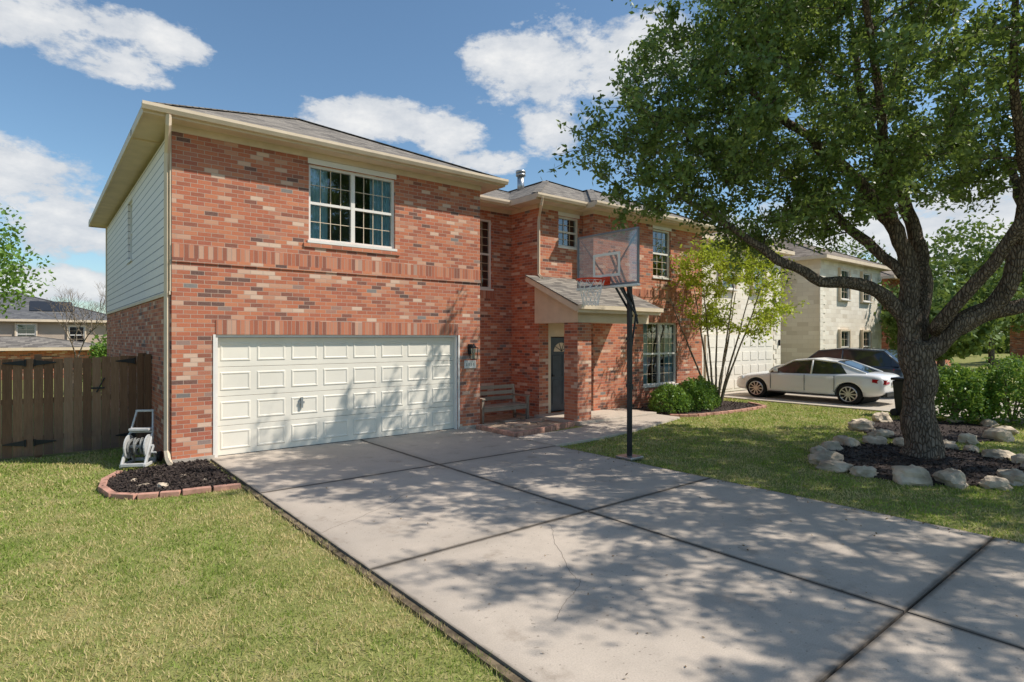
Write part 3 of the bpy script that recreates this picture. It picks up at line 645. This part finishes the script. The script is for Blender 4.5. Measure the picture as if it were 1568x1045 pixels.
# ---------------------------------------------------------------- trees
def tree(name,limbs,ells,nclu,per,leaf,mat,bk,zmin=0,cr_=.42,space=.5,toW=True,seed=1,br=.03,gap=.0,flat=.7,keep=None,asp=.5):
    R=np.random.default_rng(seed); e=empty(name); mb=MB(); nodes=[]
    f=(lambda p: W(*p)) if toW else (lambda p:p)
    for pts,rad in limbs:
        P=[Vector(f(p)) for p in pts]; out=[];rr=[]
        for i in range(len(P)-1):
            p0=P[max(i-1,0)];p1=P[i];p2=P[i+1];p3=P[min(i+2,len(P)-1)]
            for k in range(5):
                t=k/5; q=.5*((2*p1)+(p2-p0)*t+(2*p0-5*p1+4*p2-p3)*t*t+(-p0+3*p1-3*p2+p3)*t**3)
                r=rad[i]+(rad[i+1]-rad[i])*t
                q=q+Vector((mnoise.noise(q*2.1),mnoise.noise(q*2.1+Vector((9,0,0))),mnoise.noise(q*1.9+Vector((0,5,0)))))*min(.12,r*.9)
                out.append(q); rr.append(r*(1+.15*mnoise.noise(q*3)))
        out.append(P[-1]); rr.append(rad[-1]); mb.tube(out,rr,12)
        for q,r in zip(out,rr):
            if r<.62*max(rad) or len(limbs)==1 or q.z>1.9: nodes.append((q,r))
    C=[]; tries=0
    vol=np.array([a[3]*a[4]*a[5] for a in ells])**.8; vol/=vol.sum()
    while len(C)<nclu and tries<60000:
        tries+=1; E=ells[R.choice(len(ells),p=vol)]
        u=R.normal(size=3); u/=np.linalg.norm(u); r=R.uniform(.05,1)**.42
        p=np.array([E[0]+u[0]*E[3]*r,E[1]+u[1]*E[4]*r,E[2]+u[2]*E[5]*r])
        if p[2]<zmin: continue
        if keep and not keep(p): continue
        w=np.array(f(tuple(p)))
        if gap and mnoise.noise(Vector(w*.8))>gap: continue
        if C and np.min(np.linalg.norm(np.array(C)-w,axis=1))<space: continue
        C.append(w)
    C=sorted(C,key=lambda c:min((Vector(c)-q).length for q,r in nodes[::6]))
    NP=np.array([tuple(q) for q,r in nodes]); NR=[r for q,r in nodes]
    L=[]
    for c in C:
        d=np.linalg.norm(NP-c,axis=1)+np.maximum(0,NP[:,2]-c[2])*.6; i=int(np.argmin(d)); a=Vector(NP[i]); c_=Vector(c)
        ln_=(c_-a).length; r0=max(.009,min(NR[i]*.55,br*(.4+ln_*.45)))
        mid=a.lerp(c_,.5)+Vector(R.normal(size=3))*ln_*.09+Vector((0,0,ln_*.08)); m1=a.lerp(mid,.5)+Vector(R.normal(size=3))*ln_*.03
        m3=mid.lerp(c_,.5)+Vector(R.normal(size=3))*ln_*.04
        pts=[a,m1,mid,m3,c_]; rs=[r0,r0*.8,r0*.6,r0*.45,.006]; mb.tube(pts,rs,6)
        NP=np.vstack([NP,[tuple(q) for q in pts[1:]]]); NR+=rs[1:]
        # twigs with leaves
        nt=7; outw=(c_-a).normalized() if ln_>.05 else Vector((0,0,1))
        tw=R.normal(size=(nt,3)); tw/=np.linalg.norm(tw,axis=1)[:,None]; tw+=np.array(outw)*.35; tw*=cr_*R.uniform(.5,1.75,nt)[:,None]; tw[:,2]*=flat
        for t in tw: mb.tube([c_,c_+Vector(t)*.55+Vector((0,0,.03)),c_+Vector(t)],[.007,.005,.003],3)
        k=R.integers(0,nt,per); s=R.uniform(.1,1.06,per)[:,None]
        L.append(c+tw[k]*s+R.normal(size=(per,3))*cr_*.15)
    mb.obj('trunk_and_branches',bk,e,True)
    if L: quads_obj('leaves',np.concatenate(L),leaf,mat,e,asp)
    print(name,len(C)); return e
k_=.84
limbs=[
 ([(7.20,10.3,-.05),(7.18,10.3,.15),(7.16,10.3,.8),(7.16,10.3,1.5),(7.12,10.3,2.05)],[.46,.37,.315,.32,.34]),
 ([(7.10,10.3,1.7),(6.88,10.3,2.45),(6.25,10.3,3.0),(5.4,10.2,3.1),(4.66,10.2,3.45),(3.97,10.3,3.95),(3.17,10.4,4.5),(2.3,10.3,5.0)],[.18,.17,.13,.11,.09,.07,.05,.025]),
 ([(7.08,10.35,1.8),(7.02,10.4,2.7),(7.1,10.5,3.5),(6.7,10.6,4.4),(5.8,10.6,5.4),(4.8,10.5,6.1),(3.6,10.2,6.8)],[.24,.20,.17,.14,.11,.08,.03]),
 ([(7.2,10.4,1.9),(7.45,10.7,2.9),(7.62,11.0,3.8),(7.5,11.2,4.7),(7.1,11.4,5.8),(6.7,11.4,7.4),(6.5,11.3,8.8)],[.22,.19,.15,.13,.11,.07,.03]),
 ([(7.2,10.2,1.75),(7.65,10.0,2.35),(8.2,9.8,2.75),(8.32,9.6,3.7),(8.5,9.4,4.7),(8.8,9.2,5.9),(8.9,9.0,7.6)],[.20,.20,.17,.14,.11,.08,.03]),
 ([(7.5,10.1,2.2),(8.2,10.1,2.5),(9.0,10.0,2.75),(10.3,9.8,3.6),(11.8,9.6,4.9),(13.3,9.4,6.0)],[.14,.16,.14,.11,.08,.03]),
 ([(7.3,10.1,2.2),(7.6,9.0,3.6),(7.9,7.7,4.9),(8.4,6.2,6.1),(9.2,4.6,7.0)],[.13,.12,.09,.07,.03]),
 ([(7.0,10.5,3.2),(6.4,11.4,4.4),(5.9,12.4,5.5),(5.6,13.4,6.3)],[.12,.10,.07,.03]),
 ([(8.3,9.7,3.4),(9.2,10.6,4.5),(10.0,11.8,5.6),(10.6,13,6.4)],[.12,.10,.07,.03]),
 ([(6.9,10.6,4.1),(6.1,9.6,5.2),(5.3,8.6,6.3),(4.6,7.8,7.2)],[.10,.09,.06,.03]),
 ([(8.3,9.6,3.6),(7.9,9.0,4.6),(7.2,8.4,5.8),(6.9,8.0,7.2)],[.11,.09,.07,.03])]
limbs=[(p,[r*k_ for r in rr]) for p,rr in limbs]
ells=[(7.4,9.9,7.1,5.0,4.3,2.7),(3.6,10.0,6.1,2.0,2.0,1.6),(2.5,10.2,5.3,1.35,1.4,1.0),(4.6,9.4,7.9,2.3,2.5,1.6),(12.2,9.5,6.3,3.6,3.8,2.4),(9.5,5.2,7.0,4.0,2.8,1.8),(6.6,10.5,4.9,2.6,2.2,.8),(3.9,10.6,4.5,1.7,1.2,.75),(4.3,10.8,4.2,1.5,1.0,.55),(5.6,11.2,4.4,1.3,1.0,.6)]
def keepf(p):
    lat,d,z=p
    if z<4.6 and 7.2<lat<9.0 and d>8: return False
    return z>3.75+(.25 if lat>5.5 else 0)+(.8 if lat>5 and d<9 else 0)+(1.2 if d<7 else 0)
tree('oak_tree',limbs,ells,840,240,.049,M_oak,M_bark,zmin=3.7,cr_=.46,space=.40,seed=4,br=.033,gap=.33,keep=keepf,asp=.5)
# crape myrtle (multi-stem)
cl_=[]
for k in range(9):
    a=k*.7+random.uniform(-.2,.2); r=random.uniform(.5,1.15); bx,by=15.75+.12*math.cos(a),9.75+.12*math.sin(a)
    cl_.append(([(bx,by,0),(bx+.3*r*math.cos(a),by+.3*r*math.sin(a),1.0),(bx+.75*r*math.cos(a),by+.75*r*math.sin(a),2.2),(bx+1.2*r*math.cos(a),by+1.2*r*math.sin(a),3.5)],[.036,.029,.022,.012]))
tree('crape_myrtle_tree',cl_,[(16.0,9.5,3.9,1.5,1.5,1.2),(16.1,9.3,2.9,1.5,1.4,.7)],90,105,.052,M_lime,M_bark2,zmin=2.1,cr_=.38,space=.33,toW=False,seed=9,br=.02,gap=.22)
# shrubs
def shrub(name,cx,cy,rx,ry,h,n=5000,mat=None,leaf=.032):
    e=empty(name); u=rng.normal(size=(n,3)); u/=np.linalg.norm(u,axis=1)[:,None]; u[:,2]=np.abs(u[:,2])
    r=1-np.abs(rng.normal(0,.13,n)); lump=np.array([1+.20*mnoise.noise(Vector(q*2.6+cx))+.12*mnoise.noise(Vector(q*7+cx)) for q in u])
    P=np.c_[cx+u[:,0]*rx*r*lump,cy+u[:,1]*ry*r*lump,.06+h*(u[:,2]**.75)*r*lump]
    quads_obj('leaves',P,leaf,mat or M_shrub,e,.55)
    b=MB()
    for k in range(14):
        a=random.uniform(0,6.28); q=random.uniform(.2,.75); b.tube([(cx,cy,0),(cx+rx*q*.5*math.cos(a),cy+ry*q*.5*math.sin(a),h*.45),(cx+rx*q*math.cos(a),cy+ry*q*math.sin(a),h*.8)],[.02,.014,.006],5)
    b.obj('stems',M_bark2,e)
for (x,y,rx,ry,h) in ((13.65,9.85,.62,.55,.74),(14.6,9.75,.60,.55,.84),(15.35,9.95,.55,.5,.80)): shrub('boxwood_shrub',x,y,rx,ry,h)
for (lt,d,r,h) in ((11.0,14.6,.85,1.35),(12.2,14.3,1.0,1.5),(13.5,14.0,1.0,1.45),(14.9,13.6,1.0,1.4)):
    p=W(lt,d); shrub('hedge_shrub',p[0],p[1],r,r,h,7000,leaf=.045)
# distant & background vegetation
def blobtree(name,x,y,z0,r,h,n=5000,leaf=.16,mat=None,th=.18):
    e=empty(name); MB().tube([(x,y,0),(x,y,z0*.6),(x+.2,y,z0+h*.5)],[th,th*.8,th*.3],8).obj('trunk',M_bark,e)
    k=26; L=[]
    for i in range(k):
        u=rng.normal(size=3); u/=np.linalg.norm(u); q=rng.uniform(.3,.85); c=np.array([x+u[0]*r*q,y+u[1]*r*q,z0+h*.5+u[2]*h*.5*q]); m=n//k; s=rng.uniform(.28,.48)
        v_=rng.normal(size=(m,3)); v_/=np.linalg.norm(v_,axis=1)[:,None]; L.append(c+v_*np.array([r*s,r*s,h*s*.55])*(rng.uniform(.3,1,m)**.4)[:,None])
    quads_obj('leaves',np.concatenate(L),leaf,mat or M_far,e,.6)
blobtree('shade_tree',*W(-20.0,20.6)[:2],2.6,2.7,4.4,6500,.085,M_shrub)
for (lt,d,z0,r,h) in ((22,30,1.8,3.2,5),(27,33,2,4,6.5),(34,34,1.6,4,6.5),(19,26,1.2,2.0,3.0),(40,44,1.5,5,8),(15.5,42,2,4.5,8),(30,52,2,6,9),(24,60,2,6,9)):
    p=W(lt,d); blobtree('street_tree',p[0],p[1],z0,r,h,6500,.14)
e=empty('background_trees'); L=[]
for (lt,d,r,h) in [(-36+3*k+random.uniform(-1,1),62+random.uniform(-5,8),4,random.uniform(3.2,5.2)) for k in range(8)]+[(30+6*k,75+random.uniform(-8,8),6,random.uniform(7,10)) for k in range(14)]+[(-20+7*k,80,6,5.5) for k in range(9)]:
    p=W(lt,d); m=1500; v_=rng.normal(size=(m,3)); v_/=np.linalg.norm(v_,axis=1)[:,None]
    q=np.array([1+.25*mnoise.noise(Vector(t*2)+Vector((lt,0,0))) for t in v_])[:,None]; L.append(np.array([p[0],p[1],h*.45])+v_*q*np.array([r,r,h*.6])*(rng.uniform(.6,1,m)**.4)[:,None])
quads_obj('foliage',np.concatenate(L),.4,M_far,e,.6)
# bare tree on the left
bt=empty('bare_tree'); mb=MB()
def grow(p,d,l,r,dep):
    q=p+d*l; m=p.lerp(q,.5)+Vector((random.uniform(-1,1),random.uniform(-1,1),0))*l*.07; mb.tube([p,m,q],[r,r*.8,r*.62],5)
    if dep==0:return
    for k in range(random.choice((2,3,3))):
        nd_=(d+Vector((random.uniform(-.8,.8),random.uniform(-.8,.8),random.uniform(-.1,.5)))).normalized(); grow(q,nd_,l*random.uniform(.66,.86),r*.62,dep-1)
for k in range(2): grow(Vector(W(-16.8+k*.9,22.5)),Vector((random.uniform(-.15,.15),0,1)),1.1,.055,6)
mb.obj('branches',M_bark2,bt)
blobtree('yard_shrub',*W(-15.2,21.8)[:2],.2,1.0,1.9,2500,.07,M_shrub,.05)
# ---------------------------------------------------------------- other houses
def simple_house(name,x0,x1,y0,y1,ze,sl,wm,rm,wins=(),par=None,ov=.45,z0=0):
    e=par or empty(name); MB().box(x0,x1,y0,y1,z0,ze-.1).obj('walls',wm,e)
    hip('roof',x0-ov,x1+ov,y0-ov,y1+ov,ze,sl,e,rm,gut=False)
    for (u,z,w,h) in wins:
        Wl('x',y0-.14,-1).window(u,u+w,z,z+h,e,1,2,2,room=False); MB().box(u,u+w,y0-.012,y0-.008,z,z+h).obj('window_backing',M_room,e)
        b=MB(); b.box(u-.08,u-.002,y0-.13,y0,z-.08,z+h+.08).box(u+w+.002,u+w+.08,y0-.13,y0,z-.08,z+h+.08).box(u,u+w,y0-.13,y0,z+h,z+h+.08).box(u,u+w,y0-.13,y0,z-.08,z); b.obj('window_trim',M_trim,e)
    return e
SH=empty('stone_house')
simple_house('',18.6,24.6,12.2,24,5.75,.42,M_stone,M_shing2,[(20.0,3.95,.95,1.3),(22.3,3.95,.95,1.3)],SH)
simple_house('',24.62,27.4,13.6,24,5.74,.42,M_stone,M_shing2,[(26.3,3.9,.8,1.3)],SH)
simple_house('',27.42,34.5,11.7,24.05,5.76,.42,M_stone,M_shing2,[(29.3,.9,1.0,1.5),(31.9,.9,1.0,1.5),(29.3,3.9,1.0,1.4),(31.9,3.9,1.0,1.4)],SH)
MB().box(19.0,23.9,12.13,12.19,.04,2.2).obj('garage_door',M_door,SH)
b=MB()
for k in range(4):
    for i in range(8): b.box(19.08+i*.605,19.08+i*.605+.48,12.115,12.128,.14+k*.53,.14+k*.53+.34)
b.obj('garage_door_panels',M_door,SH,bevel=.006)
b=MB()
for zc in range(26):
    b.box(27.30,27.62 if zc%2 else 27.85,11.675,11.72,.2*zc+.004,.2*zc+.196); b.box(34.3 if zc%2 else 34.1,34.56,11.675,11.72,.2*zc+.004,.2*zc+.196)
    b.box(24.3 if zc%2 else 24.1,24.66,12.175,12.22,.2*zc+.004,.2*zc+.196)
b.obj('quoins',plain('quoin_stone',(.80,.73,.61),.9,.08,4),SH)
MB().box(25.4,26.3,13.5,13.56,.1,2.2).obj('entry_door',M_room,SH)
MB().box(24.55,25.2,13.5,13.58,1.3,1.8).box(24.45,24.5,12.1,12.16,1.75,2.0).obj('wall_light',M_black,SH)
M_tan=plain('tan_stucco',(.46,.37,.29),.9,.08,1); M_greyr=shingle('grey_shingles',(.10,.10,.105),(.15,.15,.155),(.20,.195,.19))
h1=simple_house('suburban_house',-9,4.5,46,57,3.2,.32,M_tan,M_greyr,[(-.9,1.7,.9,1.2),(1.6,1.7,.8,1.1),(-4,1.7,1,1.2)])
b=MB(); b.add([(-.3,47.2,3.2+1.65*.32+.05),(1.9,47.2,3.2+1.65*.32+.05),(1.9,49.4,3.2+3.85*.32+.05),(-.3,49.4,3.2+3.85*.32+.05)],[(0,1,2,3)]); b.obj('solar_panels',M_black,h1)
simple_house('suburban_house',-24,-11,50,60,3.0,.3,M_tan,M_shing2,[(-14,1.2,1,1.2)])
simple_house('suburban_house',-5,3,38,44,1.6,.16,M_brick,M_shing,[])
p=W(46,42); simple_house('suburban_house',p[0],p[0]+14,p[1]-4,p[1]+8,3.2,.4,M_brick,M_shing2,[(p[0]+2,.9,1.2,1.3),(p[0]+6,.9,1.2,1.3)])
simple_house('suburban_house',38,50,12.5,24,5.6,.4,M_brick,M_shing2,[(40,.9,1.2,1.5),(44,.9,1.2,1.5),(40,3.8,1.2,1.4)])
# ---------------------------------------------------------------- vehicles
def paint(name,col):
    m,g=newmat(name); g.out(g.pbr(g.mix(g.maprange(g.noise(g.obj(),2,3),.3,.7,0,.1),col,tuple(c*.8 for c in col)),.28,None,.5,0,.8)); return m
M_cg,g=newmat('car_glass'); g.out(g.pbr((.02,.025,.028),.04,None,.8))
M_tyre=plain('tyre_rubber',(.02,.02,.02),.85,.2,10); M_rim=plain('alloy_rim',(.55,.55,.56),.3,.05,5,metal=.8)
M_tail=plain('tail_lamp',(.35,.01,.01),.15,.1,5); M_head=plain('head_lamp',(.6,.62,.65),.1,.05,5)
def car(name,loc,rot,pm,kind='sedan'):
    e=empty(name,loc); e.rotation_euler=(0,0,rot)
    if kind=='sedan': e.scale=(1.05,1,.97)
    suv=kind=='suv'; H=1.0 if not suv else 1.18
    # x, halfwidth, zbottom, ztop
    if not suv: S=[(-2.32,.66,.48,.80),(-2.27,.80,.34,.94),(-2.0,.88,.26,1.0),(-1.55,.91,.22,1.01),(-.9,.925,.20,.97),(0,.925,.20,.95),(.85,.92,.20,.95),(1.35,.91,.21,.90),(1.85,.88,.23,.82),(2.15,.80,.26,.72),(2.3,.64,.32,.60)]
    else: S=[(-2.35,.78,.5,1.0),(-2.3,.88,.38,1.1),(-2.0,.93,.30,1.14),(-1.4,.95,.28,1.14),(0,.95,.28,1.12),(.95,.95,.28,1.12),(1.5,.94,.30,1.08),(2.05,.90,.32,1.0),(2.3,.80,.36,.86),(2.38,.66,.42,.72)]
    vs=[];n=0
    for (x,hw,zb,zt) in S:
        h=zt-zb
        half=[(0,zt+.025),(hw*.55,zt+.015),(hw*.84,zt-.02),(hw*.95,zt-.09),(hw*.99,zb+h*.55),(hw,zb+h*.35),(hw*.97,zb+.05),(hw*.88,zb),(0,zb)]
        ring=[(x,y,z) for y,z in half]+[(x,-y,z) for y,z in half[-2:0:-1]]; n=len(ring); vs+=ring
    fs=[(i*n+k,i*n+(k+1)%n,(i+1)*n+(k+1)%n,(i+1)*n+k) for i in range(len(S)-1) for k in range(n)]+[tuple(range(n)),tuple(reversed(range((len(S)-1)*n,len(S)*n)))]
    b=MB(); b.add(vs,fs); body=b.obj('body',pm,e,True)
    bm=bmesh.new(); bm.from_mesh(body.data); bmesh.ops.recalc_face_normals(bm,faces=bm.faces); bm.to_mesh(body.data); bm.free()
    ss=body.modifiers.new('s','SUBSURF'); ss.levels=2; ss.render_levels=2
    wr_=.33 if not suv else .37; wx=(-1.40,1.42)
    for x in wx:
        c=MB(); c.tube([(x,-1.2,wr_),(x,-.62,wr_)],wr_+.05,28); c.tube([(x,.62,wr_),(x,1.2,wr_)],wr_+.05,28); co=c.obj('cut',None,e)
        bm=bmesh.new(); bm.from_mesh(co.data); bmesh.ops.recalc_face_normals(bm,faces=bm.faces); bm.to_mesh(co.data); bm.free()
        md=body.modifiers.new('c','BOOLEAN'); md.operation='DIFFERENCE'; md.object=co; md.solver='EXACT'
        bpy.context.view_layer.update()
        bpy.context.view_layer.objects.active=body
        for m_ in list(body.modifiers): bpy.ops.object.modifier_apply(modifier=m_.name)
        bpy.data.objects.remove(co)
    dk=MB()
    for x in wx: dk.tube([(x,-.70,wr_),(x,.70,wr_)],wr_+.045,24)
    dk.obj('wheel_wells',M_tyre,e)
    # greenhouse
    if not suv: T=[(1.02,.80,.80,.95,.955),(.30,.80,.62,.94,1.36),(-.30,.80,.61,.94,1.42),(-.98,.80,.60,.95,1.35),(-1.80,.76,.66,.98,1.02)]
    else: T=[(1.0,.84,.84,1.12,1.13),(.42,.84,.70,1.10,1.60),(-.4,.84,.69,1.10,1.68),(-1.7,.84,.68,1.12,1.62),(-2.22,.82,.76,1.12,1.16)]
    b=MB(); rf=MB(); P=[]
    for (x,hb,ht,zb,zt) in T: P.append([(x,hb,zb-.04),(x,ht,zt-.03),(x,ht*.6,zt),(x,-ht*.6,zt),(x,-ht,zt-.03),(x,-hb,zb-.04)])
    vv=[q for r in P for q in r]; ff=[(i*6+k,i*6+k+1,(i+1)*6+k+1,(i+1)*6+k) for i in range(4) for k in range(5)]
    b.add(vv,ff); b.obj('windows',M_cg,e,False)
    up=lambda q,d=.006:(q[0],q[1]*(1+d*.6),q[2]+d*1.4)
    for i in (1,2): 
        for k in (1,2,3): rf.add([up(P[i][k],.012),up(P[i][k+1],.012),up(P[i+1][k+1],.012),up(P[i+1][k],.012)],[(0,1,2,3)])
    for sgn in (1,5-1):
        kk=1 if sgn==1 else 4; kb=0 if kk==1 else 5
        rf.tube([P[i][kk] for i in range(5)],.028,6)
        rf.beam(P[2][kb],P[2][kk],.05,.03,(0,1,0))
        a,c=Vector(P[3][kb]),Vector(P[4][kb]); d_,f_=Vector(P[3][kk]),Vector(P[4][kk]); o_=Vector((0,.012 if kk==1 else -.012,.004))
        if not suv: rf.add([a.lerp(c,.45)+o_,c+o_,f_+o_,d_.lerp(f_,.12)+o_],[(0,1,2,3)])
        else: rf.add([a.lerp(c,.55)+o_,c+o_,f_+o_,d_.lerp(f_,.5)+o_],[(0,1,2,3)])
    rf.obj('roof_and_pillars',pm,e,True)
    tm=MB()
    for s in (1,-1):
        hw=S[5][1]*s
        for x in (.92,-.15,-1.02): tm.box(x,x+.012,hw*.985,hw*1.004,.36,S[5][3]-.06)
        tm.box(-1.3,1.0,hw*.985,hw*1.003,.235,.275)
    tm.obj('door_gaps',M_black,e)
    tm=MB()
    for s in (1,-1):
        hw=S[5][1]
        for x in (.02,-.88): tm.beam((x-.1,s*(hw*.985+.01),H*.83),(x+.08,s*(hw*.985+.01),H*.83),.025,.025)
        tm.beam((.78,s*.86,H*.98),(.72,s*(hw+.08),H*1.02),.12,.11)
    tm.obj('handles_and_mirrors',pm,e,bevel=.01)
    for x in wx:
        for s in (1,-1):
            y=s*(.90 if not suv else .93); w=MB(); ys_=[y-s*.22,y-s*.2,y-s*.02,y]
            w.tube([(x,q,wr_) for q in ys_],[wr_*.93,wr_,wr_,wr_*.93],28); w.obj('tyre',M_tyre,e,False)
            r=MB(); r.tube([(x,y+s*.001,wr_),(x,y+s*.012,wr_)],wr_*.17,14)
            for k in range(10):
                t=2*math.pi*k/10; r.beam((x,y+s*.006,wr_),(x+wr_*.68*math.cos(t),y+s*.008,wr_+wr_*.68*math.sin(t)),.035,.014,(0,1,0))
            pts=[(x+wr_*.70*math.cos(t),y+s*.004,wr_+wr_*.70*math.sin(t)) for t in np.linspace(0,2*math.pi,29)]; r.tube(pts,.016,5)
            r.obj('rim',M_rim,e)
    xr=S[0][0]; zt=S[1][3]
    l=MB()
    for s in (1,-1): l.add([(xr+.03,s*.42,zt-.12),(xr+.0,s*.68,zt-.13),(xr+.30,s*.875,zt-.10),(xr+.30,s*.885,zt-.20),(xr-.0,s*.72,zt-.27),(xr-.01,s*.42,zt-.24)],[(0,1,4,5),(1,2,3,4)])
    l.obj('tail_lamps',M_tail,e)
    l=MB(); xf=S[-1][0]
    for s in (1,-1): l.beam((xf-.05,s*.52,S[-1][3]+.0),(xf-.38,s*.85,S[-1][3]+.10),.06,.10)
    l.obj('head_lamps',M_head,e,bevel=.01)
    MB().box(xr-.025,xr-.005,-.26,.26,.62,.75).obj('licence_plate',M_white,e)
    MB().box(xr+.0,xr+.2,-.6,.6,.30,.42).box(xf-.12,xf-.01,-.5,.5,.38,.54).obj('bumper_inserts',M_black,e)
    return e
car('white_sedan',(20.2,8.9,.04),math.radians(90),paint('white_car_paint',(.80,.79,.77)))
car('dark_suv',(23.1,9.2,.04),math.radians(90),paint('dark_car_paint',(.03,.035,.045)),'suv')
car('parked_car',(34.5,1.5,0),math.radians(90),paint('blue_car_paint',(.03,.05,.10)))
# trash bin
tb=empty('trash_bin',W(10.6,15.6)); b=MB(); b.add([(-.24,-.26,0),(.24,-.26,0),(.24,.26,0),(-.24,.26,0),(-.30,-.33,.95),(.30,-.33,.95),(.30,.33,.95),(-.30,.33,.95)],[(3,2,1,0),(4,5,6,7),(0,1,5,4),(1,2,6,5),(2,3,7,6),(3,0,4,7)]); b.box(-.33,.33,-.36,.36,.96,1.03)
b.tube([(-.28,.3,.1),(.28,.3,.1)],.1,12); b.obj('bin_body',M_black,tb,bevel=.02)
# ---------------------------------------------------------------- world
az=Vector((.72,-.69,0)).normalized(); EL=math.radians(50)
sd_=Vector((az.x*math.cos(EL),az.y*math.cos(EL),math.sin(EL)))
wd=bpy.data.worlds.new('World'); SC.world=wd; wd.use_nodes=True; g=G(wd.node_tree)
sky=g.n('ShaderNodeTexSky',sky_type='NISHITA'); sky.sun_disc=False; sky.sun_elevation=EL; sky.sun_rotation=math.atan2(az.x,az.y); sky.altitude=200; sky.air_density=1.0; sky.dust_density=.8; sky.ozone_density=1.2
SS=.15
dirv=g.n('ShaderNodeTexCoord').outputs['Generated']; sp=g.n('ShaderNodeSeparateXYZ',{0:dirv})
azm=g.m('DEGREES',g.m('ARCTAN2',sp.outputs[1],sp.outputs[0])); el=g.m('DEGREES',g.m('ARCSINE',sp.outputs[2]))
clouds=[(47.0,24.2,6.5,4.4),(42.0,24.6,4,3.3),(52.6,25.4,3.5,2.0),(47.5,19.5,3,2.3),(63,19.7,8,2.0),(57,18.8,4,2.0),(88.6,22.6,7,2.4),(92,24.5,5,3),(85,21.0,3.5,1.4),(81.2,23.2,3.2,1.6),(91,12.3,4.5,2.2),(87.2,9.0,6,2.3),(90,4.0,9,1.3),(53.7,16.6,4,1.2),(37,25.5,4,3),(24.5,8.5,10,3.2),(15,8,9,4),(60,38,18,5),(-40,20,25,6),(180,20,25,7)]
fld=None
for (a,e_,sa,se) in clouds:
    x=g.m('DIVIDE',g.m('SUBTRACT',azm,a),sa); y=g.m('DIVIDE',g.m('SUBTRACT',el,e_),se)
    q=g.m('SUBTRACT',1,g.m('MULTIPLY_ADD',x,x,g.m('MULTIPLY',y,y)))
    fld=q if fld is None else g.m('SMOOTH_MAX',fld,q,.25)
ae=g.n('ShaderNodeCombineXYZ',{0:g.m('MULTIPLY',azm,.55),1:el,2:0}).outputs[0]
nz=g.noise(ae,.26,7,.58,.25); nz2=g.noise(ae,.9,6,.65)
dn=g.m('ADD',g.m('MAXIMUM',fld,-1.3),g.m('ADD',g.m('MULTIPLY',g.m('SUBTRACT',nz,.5),3.4),g.m('MULTIPLY',g.m('SUBTRACT',nz2,.5),2.2)))
mask=g.maprange(dn,-.15,.5)
shade=g.noise(g.n('ShaderNodeVectorMath',{0:ae,1:(0.6,1.2,0)},operation='ADD').outputs[0],.42,4,.55)
cc=g.mix(g.maprange(g.m('SUBTRACT',dn,g.m('MULTIPLY',shade,2.5)),-1.4,.9),(.60/SS,.65/SS,.72/SS),(1.02/SS,1.01/SS,.99/SS))
skyc=g.mix(1.0,sky.outputs[0],(.84,.99,1.02),'MULTIPLY')
col=g.mix(g.m('MULTIPLY',mask,.96),skyc,cc)
bg=g.n('ShaderNodeBackground',{0:col,1:.142}); g.n('ShaderNodeOutputWorld',{0:bg.outputs[0]})
sl=bpy.data.lights.new('sun','SUN'); sl.energy=5.0; sl.angle=math.radians(.5); sl.color=(1,.94,.85)
so_=bpy.data.objects.new('sun',sl); SC.collection.objects.link(so_); so_.rotation_euler=(-sd_).to_track_quat('-Z','Y').to_euler(); so_.location=(20,-20,30)
# ---------------------------------------------------------------- camera
cam=bpy.data.cameras.new('camera'); cam.lens=20.6; cam.sensor_width=36; cam.clip_end=4000; cam.shift_y=-.0035
co=bpy.data.objects.new('camera',cam); SC.collection.objects.link(co); co.location=(0,0,2.1); co.rotation_euler=(math.radians(90),0,math.radians(-39.1)); SC.camera=co
SC.view_settings.view_transform='Standard'; SC.view_settings.look='None'; SC.view_settings.exposure=0
